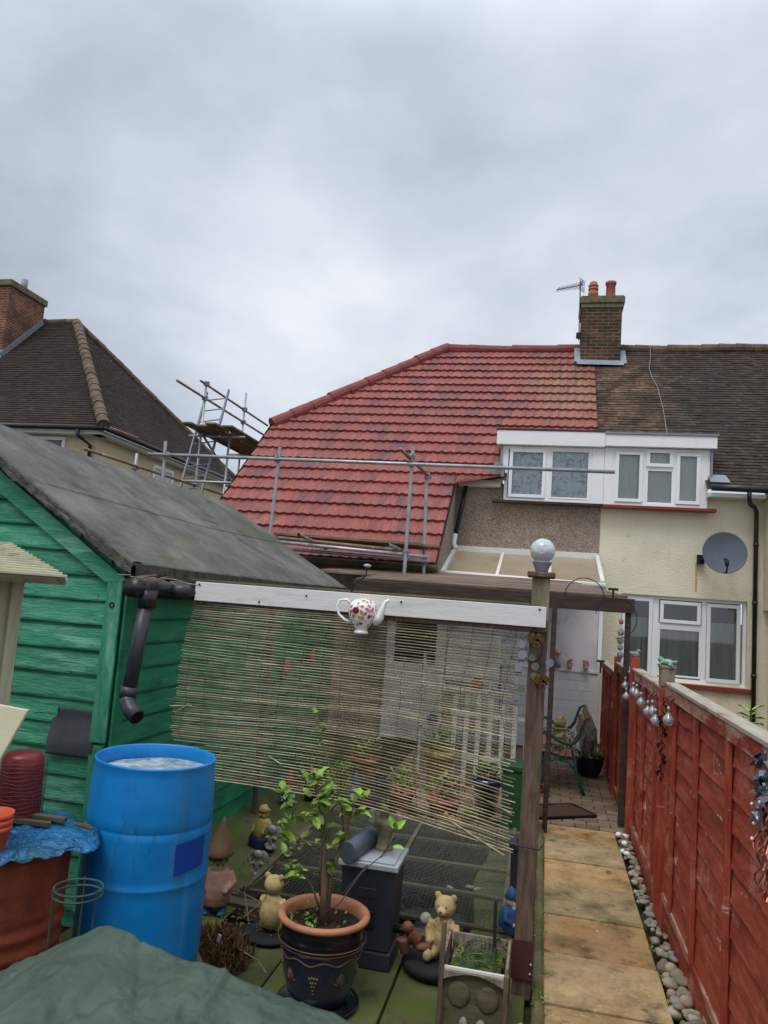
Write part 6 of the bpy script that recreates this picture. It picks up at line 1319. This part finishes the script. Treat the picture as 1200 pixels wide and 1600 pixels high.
for i in range(48):
    a = rl.uniform(0, 6.28); p = Vector((-.22+rl.uniform(-.14, .14), 3.92+rl.uniform(-.14, .13), .24+rl.uniform(0, .05))); k = rl.uniform(.25, .6); c = (k, k*.9, k*.8) if i % 3 else (k*.9, k*.35, k*.5)
    leaf_mesh(mb, p, Vector((math.cos(a), math.sin(a), .6)), Vector((0, 0, 1)), rl.uniform(.03, .055), .016, c)
mb.col = (.3, .3, .2); mb.grid(lambda a, b: (-.355+.24*a, 3.78+.24*b, .238+.02*noise.noise((a*9, b*9, 0))), 12, 12)
tag(mb.build('bedding_plant', 'leaf'), 'dark straggly foliage growing inside the wooden planter', 'plant')
mb = MB(); mb.beam((-.16, 4.02, .25), (-.165, 4.04, .48), .016, .010, up=(0, 1, 0)); tag(mb.build('slate_stake', 'rubber'), 'dark pointed stake standing at the back of the wooden planter', 'stake')
# ================================================================== YARD: BENCH, MATS, POTS
bn = thing('garden_bench', 'cast iron green ended bench with timber slats against the far red fence', 'bench', (.3, 9.2, 0))
def bench_end(y, name='bench_end'):
    mb = MB(); W = .02
    def tb(pts, r, n=8): mb.tube([(x, y, z) for x, z in pts], r, n)
    tb([(.58, .80), (.545, .82), (.50, .79), (.47, .70), (.44, .60), (.40, .545), (.35, .52), (.25, .54), (.15, .60), (.08, .63), (.045, .60), (.05, .56)], [.010, .014, .016, .017, .018, .02, .02, .018, .018, .018, .015, .010])
    tb([(.50, .70), (.50, .55), (.48, .42), (.46, .38)], .014)
    tb([(.03, .40), (.12, .42), (.22, .385), (.32, .37), (.42, .39), (.48, .42)], .016)
    tb([(.04, .58), (.03, .48), (.05, .40), (.09, .30), (.08, .15), (.045, .0)], [.013, .014, .016, .018, .016, .02])
    tb([(.42, .40), (.41, .30), (.45, .17), (.52, .0)], [.016, .02, .017, .02])
    tb([(.09, .26), (.13, .31), (.20, .345), (.27, .35), (.34, .33), (.40, .27)], .010)
    for k in range(9):      # scrollwork between arm and seat
        cx, cz = .09+.042*k, .475+.02*math.sin(k*1.4); tb([(cx+.024*math.cos(a*.6)*(1-a*.06), cz+.03*math.sin(a*.6)*(1-a*.06)) for a in range(11)], .006, 5)
    for k in range(5): cx = .14+.06*k; tb([(cx+.02*math.cos(a*.7), .30+.05+.014*math.sin(a*.7)) for a in range(10)], .005, 5)
    return mb.build(name, 'bench_green', bn, smooth=True)
bench_end(8.70); bench_end(9.85)
for k, (x, z) in enumerate(((.07, .43), (.14, .435), (.21, .42), (.28, .405), (.35, .405), (.42, .42), (.475, .55), (.495, .62), (.515, .69), (.54, .76), (.56, .81))):
    mb = MB(); mb.box(x-.026, x+.026, 8.66, 9.89, z-.009, z+.009, rot=Matrix.Rotation(R(-75 if k > 5 else 0), 3, 'Y')); mb.build('slat', 'bench_slat', bn, bevel=.003)
t = thing('bear_statue', 'golden figure of a seated bear in a ruffled collar sitting on the bench', 'statue', (.25, 8.95, .44), 'stone bear statues'); Mx = T((.25, 8.95, .44), R(-60), .40)
mb = MB(Mx); mb.ball((0, 0, .26), (.20, .18, .26), 16, 12)
for s_ in (-1, 1): mb.tube([(s_*.14, 0, .44), (s_*.22, -.1, .32), (s_*.1, -.2, .3)], [.07, .065, .055], 10); mb.tube([(s_*.1, 0, .1), (s_*.14, -.26, .08)], [.09, .07], 10)
mb.build('body', 'stone_bear', t, remesh=.007)
mb = MB(Mx); mb.ball((0, 0, .70), (.17, .155, .155), 16, 12); mb.ball((0, -.14, .67), (.07, .07, .06), 10, 8); mb.ball((-.12, 0, .84), (.05, .03, .05), 8, 6); mb.ball((.12, 0, .84), (.05, .03, .05), 8, 6); mb.build('head', 'stone_bear', t, remesh=.007)
mb = MB(Mx); mb.lathe([(.13, .5), (.22, .49), (.23, .53), (.14, .56)], n=20, cap=False, rfun=lambda a, z: 1+.08*math.sin(a*9)); mb.build('collar', 'p_yellow', t, smooth=True)
t = thing('plant_pot', 'round dark pot of trailing green leaves on the paving behind the bench', 'plant pot', (.63, 9.75, 0))
mb = MB(); mb.lathe([(.10, 0), (.14, .06), (.165, .16), (.17, .22), (.18, .225), (.18, .25), (.16, .25), (.15, .2), (0, .2)], (.63, 9.75, 0), 28, cap=False); mb.build('pot', 'glaze_band', t, smooth=True)
mb = MB()
for i in range(160):
    a = rl.uniform(0, 6.28); r_ = rl.uniform(0, .17); k = rl.uniform(.4, .95); leaf_mesh(mb, Vector((.63+r_*math.cos(a), 9.75+r_*math.sin(a), .24+rl.uniform(0, .05))), Vector((math.cos(a), math.sin(a), rl.uniform(-.3, .8))), Vector((0, 0, 1)), .05, .022, (k, k, k*.5))
mb.build('foliage', 'leaf', t)
t = thing('stone_statue', 'tall grey stone heron like statue standing in the dark pot behind the bench', 'statue', (.60, 9.72, .25))
mb = MB(); mb.tube([(.60, 9.72, .24), (.585, 9.72, .34), (.61, 9.72, .46), (.63, 9.72, .56), (.61, 9.72, .64), (.56, 9.72, .63)], [.05, .085, .10, .075, .055, .02], 12); mb.tube([(.66, 9.72, .52), (.69, 9.72, .38), (.68, 9.72, .27)], [.04, .035, .02], 8); mb.build('body', 'stone_grey', t, remesh=.008)
mb = MB(); mb.add([(.02, 7.84, .012), (.36, 8.02, .014), (.60, 8.14, .012), (.34, 7.72, .012), (.16, 7.55, .014), (.0, 7.60, .012)], [(0, 5, 4, 3, 2, 1)])
mb = MB(T((.22, 7.86, .014), rz=R(32))); mb.grid(lambda a, b: (-.30+.6*a, -.19+.38*b, .004+.012*noise.noise((a*3, b*3, 1))), 20, 14); dmt = mb.build('door_mat', 'mat_brown', solid=.012); tag(dmt, 'brown and black door mat lying askew on the block paving', 'door mat')
mb = MB(T((.22, 7.86, .014), rz=R(32)));
for (x0, x1, y0, y1) in ((-.32, .32, -.215, -.19), (-.32, .32, .19, .215), (-.33, -.30, -.19, .19), (.30, .33, -.19, .19)): mb.box(x0, x1, y0, y1, -.004, .010)
mb.build('rubber_border', 'rubber', dmt)
t = thing('metal_flower', 'dark red flower ornament beside the tall post at the yard edge', 'ornament', (.04, 7.35, .33))
mb = MB(); 
for k in range(7): a = k*.9; mb.ball((.055+.022*math.cos(a), 7.3, .33+.03*math.sin(a)), (.020, .012, .020), 8, 6)
mb.build('petals', 'maroon_plastic', t, smooth=True)
mb = MB(); mb.tube([(.05, 7.3, .33), (.04, 7.32, 0)], .004, 5); mb.build('stem', 'dark_metal', t)
def planter_box(loc, w, d, h, mm, lab_):
    x, y, z = loc; t = thing('storage_box', lab_, 'box', loc); mb = MB(); taper(mb, x-w/2, x+w/2, y-d/2, y+d/2, z, z+h-.05, .9); mb.build('body', mm, t, bevel=.01)
    mb = MB(); mb.box(x-w/2-.012, x+w/2+.012, y-d/2-.012, y+d/2+.012, z+h-.048, z+h); mb.build('lid', mm, t, bevel=.008); return t
planter_box((-.15, 6.95, .0), .26, .30, .60, 'p_green', 'dark green plastic box with lid between the reed blind and tall post')
planter_box((-.08, 5.55, .0), .12, .2, .36, 'box_black', 'narrow grey plastic box standing right behind the tall post')
# pots, ornaments and clutter glimpsed through and below the blind
def pot(loc, r_, h, mm, lab_, flower=None, grp='plant pots behind the pond'):
    t = thing('plant_pot', lab_, 'plant pot', loc, grp); mb = MB(); mb.lathe([(r_*.7, 0), (r_*.92, h*.8), (r_*1.05, h*.82), (r_*1.06, h), (r_*.95, h), (r_*.9, h*.85), (0, h*.85)], loc, 24, cap=False); mb.build('pot', mm, t, smooth=True)
    mb = MB()
    for i in range(70):
        a = rl.uniform(0, 6.28); q = rl.uniform(0, r_*1.1); k = rl.uniform(.4, 1.0); c = (k, k, k*.6)
        if flower and i % 3 == 0: c = tuple(k*1.4*v for v in flower)
        leaf_mesh(mb, Vector(loc)+Vector((q*math.cos(a), q*math.sin(a), h*.9+rl.uniform(0, r_*1.3))), Vector((math.cos(a), math.sin(a), 1)), Vector((0, 0, 1)), r_*.5, r_*.26, c)
    mb.build('foliage', 'leaf', t)
pot((-1.22, 7.15, 0), .13, .20, 'terracotta', 'terracotta pot of low plants just behind the pond, left of two')
pot((-.80, 7.05, 0), .15, .20, 'terracotta', 'wider terracotta pot with pink flowers behind the pond, right of two', (1.6, .35, 1.2))
pot((-.45, 7.5, 0), .14, .32, 'glaze_blue', 'blue pot with purple flowers seen through the lower right of the reed blind', (.9, .35, 1.9))
pot((-1.0, 8.2, 0), .16, .40, 'p_yellow', 'cream pot with lilac flowers seen through the middle of the reed blind', (1.3, .8, 1.8))
pot((-1.75, 7.9, 0), .14, .3, 'terracotta', 'terracotta pot in the shade near the far end of the shed', None)
mb = MB(T((-.70, 6.83, .06))); mb.ball((0, 0, .02), (.05, .03, .035), 12, 8); mb.ball((-.05, -.01, .05), .026, 10, 8); mb.ball((.06, 0, .02), (.03, .025, .03), 10, 8); tag(mb.build('duck_ornament', 'p_gold', remesh=.005), 'golden duck like ornament on the far edge of the netted pond', 'ornament')
t = thing('square_stand', 'thin dark square metal stand standing behind the shrub at the pond edge', 'frame', (-1.5, 6.95, 0))
mb = MB(); mb.tube([(-1.72, 6.9, 0), (-1.75, 6.9, .32), (-1.28, 6.9, .32), (-1.28, 6.9, 0)], .009, 6); mb.build('frame', 'dark_metal', t)
mb = MB(); mb.box(-1.56, -1.30, 6.93, 6.95, .0, .30); mb.build('panel', 'box_black', t)
t = thing('shelf_unit', 'white slatted shelf rack with small ornaments behind the reed blind', 'shelf', (-.95, 9.0, 0))
for z in (.5, .95):
    mb = MB(); mb.box(-1.35, -.55, 8.9, 9.15, z, z+.02); mb.build('shelf', 'white_board', t)
for x in (-1.34, -.56):
    mb = MB(); mb.box(x-.015, x+.015, 8.9, 8.93, 0, 1.35); mb.build('upright', 'white_board', t)
for i, (x, z, mm, s_, lab_) in enumerate(((-1.22, .52, 'p_blue', .07, 'small blue jar on the lower shelf behind the blind'), (-1.0, .52, 'p_yellow', .08, 'yellow jar on the lower shelf behind the blind'), (-.78, .52, 'p_pink', .07, 'pink jar on the lower shelf behind the blind'), (-1.15, .97, 'p_white', .06, 'white jar on the upper shelf behind the blind'), (-.72, .97, 'terracotta', .075, 'terracotta jar on the upper shelf behind the blind'))):
    mb = MB(); mb.lathe([(s_*.6, 0), (s_, s_*.7), (s_*.9, s_*1.4), (s_*.5, s_*1.7), (s_*.55, s_*1.9), (0, s_*1.9)], (x, 9.0, z), 18, cap=False); tag(mb.build('jar', mm, smooth=True), lab_, 'jar', 'jars on the shelf behind the blind')
for (x, y, z, mm, lab_) in ((-1.20, 10.42, 1.75, 'orange_plastic', 'round orange wall ornament high behind the reed blind'), (-2.32, 6.8, 1.25, 'terracotta', 'terracotta wall plaque on the shed side seen through the blind, nearer one'), (-2.32, 7.6, 1.30, 'terracotta', 'terracotta wall plaque on the shed side seen through the blind, farther one')):
    mb = MB(T((x, y, z), rz=R(90) if x < -2 else 0, rx=R(90))); mb.lathe([(0, .02), (.06, .018), (.09, .0), (0, 0)], n=18, cap=False); tag(mb.build('wall_plaque', mm, smooth=True), lab_, 'wall plaque')
t = thing('trellis_arch', 'white picket trellis standing behind the right half of the blind', 'trellis', (-.5, 8.4, 0))
for k in range(7):
    x = -.92+.13*k; mb = MB(); mb.box(x, x+.05, 8.4, 8.415, 0, .95+.05*math.sin(k)); mb.build('picket', 'white_board', t)
mb = MB(); mb.box(-.94, -.06, 8.416, 8.43, .3, .34); mb.box(-.94, -.06, 8.416, 8.43, .75, .79); mb.build('rail', 'white_board', t)
t = thing('pink_doll', 'little straw hatted doll ornament on the sill of the white cladding', 'ornament', (.22, 11.1, 1.16)); Mx = T((.23, 11.12, 1.165), 0, .30)
mb = MB(Mx); mb.lathe([(.16, 0), (.12, .3), (.07, .5), (0, .52)], n=14); mb.build('dress', 'lead', t, smooth=True)
mb = MB(Mx); mb.ball((0, 0, .64), .12, 12, 8); mb.build('head', 'p_skin', t, smooth=True)
mb = MB(Mx); mb.lathe([(.22, .70), (.12, .72), (.10, .80), (0, .82)], n=16, cap=False); mb.build('hat', 'p_gold', t, smooth=True)
for (x, lab_) in ((.40, 'left of two tiny pink flower pots on the white cladding sill'), (.62, 'right of two tiny pink flower pots on the white cladding sill')):
    mb = MB(); mb.lathe([(.03, 0), (.04, .06), (0, .06)], (x, 11.12, 1.162), 12, cap=False)
    for i in range(8): mb.ball((x+rl.uniform(-.03, .03), 11.12, 1.23+rl.uniform(0, .06)), .018, 8, 6)
    tag(mb.build('sill_pot', 'p_pink', smooth=True), lab_, 'flower pot', 'tiny pots on the cladding sill')
for (x, y, h, n, c_, lab_) in ((-2.22, 7.35, .42, 300, (.5, .62, .4), 'dark leafy bush growing against the far end of the shed behind the gnomes'), (-1.85, 7.25, .34, 240, (.75, .95, .5), 'lighter green bush behind the gnomes at the back of the pond'), (-.55, 6.95, .16, 120, (.5, .6, .45), 'low dark plant beside the golden duck ornament')):
    t = thing('bush', lab_, 'bush', (x, y, 0), 'bushes behind the pond'); mb = MB()
    for i in range(n):
        a = rl.uniform(0, 6.28); q = rl.uniform(0, .55)*h; z = rl.uniform(.02, h); k = rl.uniform(.5, 1.2)
        leaf_mesh(mb, Vector((x+q*math.cos(a), y+q*math.sin(a), z)), Vector((math.cos(a), math.sin(a), rl.uniform(-.3, 1))), Vector((0, 0, 1)), rl.uniform(.03, .055), .024, (c_[0]*k, c_[1]*k, c_[2]*k))
    mb.build('foliage', 'leaf', t); mb = MB()
    for i in range(6): a = i*1.05; mb.tube([(x, y, 0), (x+.3*h*math.cos(a), y+.3*h*math.sin(a), h*.8)], .004, 4)
    mb.build('stems', 'bark', t)
mb = MB()
for i in range(260):
    x, y = rl.uniform(-2.35, -1.3), rl.uniform(4.3, 7.2) if i % 2 else rl.uniform(4.25, 4.7); z = .02+.13*max(0, (-1.74-x)/.7)**1.4+.012; a = rl.uniform(0, 6.3); k = rl.uniform(.3, 1.0)
    leaf_mesh(mb, Vector((x, y, z)), Vector((math.cos(a), math.sin(a), .1)), Vector((0, 0, 1)), rl.uniform(.012, .035), .012, (k*1.1, k*.75, k*.5))
tag(mb.build('leaf_litter', 'heather'), 'dead leaves scattered over the bank and slabs around the ornaments', 'leaf litter', kind='stuff')
for k, P in enumerate(([(-1.95, 4.5, .05), (-1.75, 4.55, .12), (-1.5, 4.45, .10), (-1.25, 4.5, .16)], [(-1.6, 4.4, .02), (-1.66, 4.45, .16), (-1.62, 4.45, .28), (-1.68, 4.5, .36)], [(-1.62, 4.45, .2), (-1.54, 4.42, .27), (-1.5, 4.45, .33)], [(-1.4, 5.0, .12), (-1.15, 4.9, .14), (-1.05, 4.75, .2)])):
    mb = MB(); mb.tube(P, .004, 5); tag(mb.build('twig', 'grey_wood'), ('long bare twig lying across the slabs behind the sitting bear', 'bare forked twig standing beside the big weathered gnome', 'short side twig beside the big weathered gnome', 'bare twig lying on the wire netting left of the filter box')[k], 'twig')
# small weeds and moss tufts along path edge and fence
mb = MB()
for i in range(420):
    if i < 300: x, y = rl.gauss(.072, .022), rl.choice([7.2, 6.95, 5.2, 4.4, 4.9, 3.7, 4.1])+rl.gauss(0, .06); z = .02
    else: x, y = rl.gauss(.735, .008), rl.choice([6.9, 4.35, 4.6, 5.0])+rl.gauss(0, .06); z = .0
    k = rl.uniform(.35, .95); a = rl.uniform(0, 6.28); leaf_mesh(mb, Vector((x, y, z)), Vector((math.cos(a), math.sin(a), rl.uniform(.2, 1.0))), Vector((0, 0, 1)), rl.uniform(.012, .024), .010, (k, k, k*.6))
tag(mb.build('weeds', 'leaf'), 'tiny green weeds along both edges of the slab path', 'weeds', kind='stuff')
mb = MB(); 
for i in range(7): a = 3.2+i*.35; leaf_mesh(mb, Vector((.02, 3.80, .03)), Vector((math.cos(a), math.sin(a), .5)), Vector((0, 0, 1)), .05, .02, (1.0, 1.1, .8))
tag(mb.build('seedling', 'leaf'), 'small bright green seedling at the foot of the tall post', 'seedling')
for (x, y, z, s_, lab_) in ((1.05, 5.9, 1.40, .05, 'green plant tip showing just above the fence near the lower window'), (1.35, 5.4, 1.40, .10, 'broad leaved plant rising above the near fence panel in front of the cream wall')):
    t = thing('shrub', lab_, 'shrub', (x, y, 0), 'plants beyond the red fence'); mb = MB(); mb.tube([(x, y, -.05), (x, y, z)], .006, 6); mb.build('stem', 'bark', t)
    mb = MB()
    for k in range(9): a = k*2.4; leaf_mesh(mb, Vector((x, y, z-.01*k)), Vector((math.cos(a), math.sin(a), .7-.08*k)), Vector((0, 0, 1)), s_, s_*.42, (.9, 1, .8))
    mb.build('leaves', 'leaf', t)
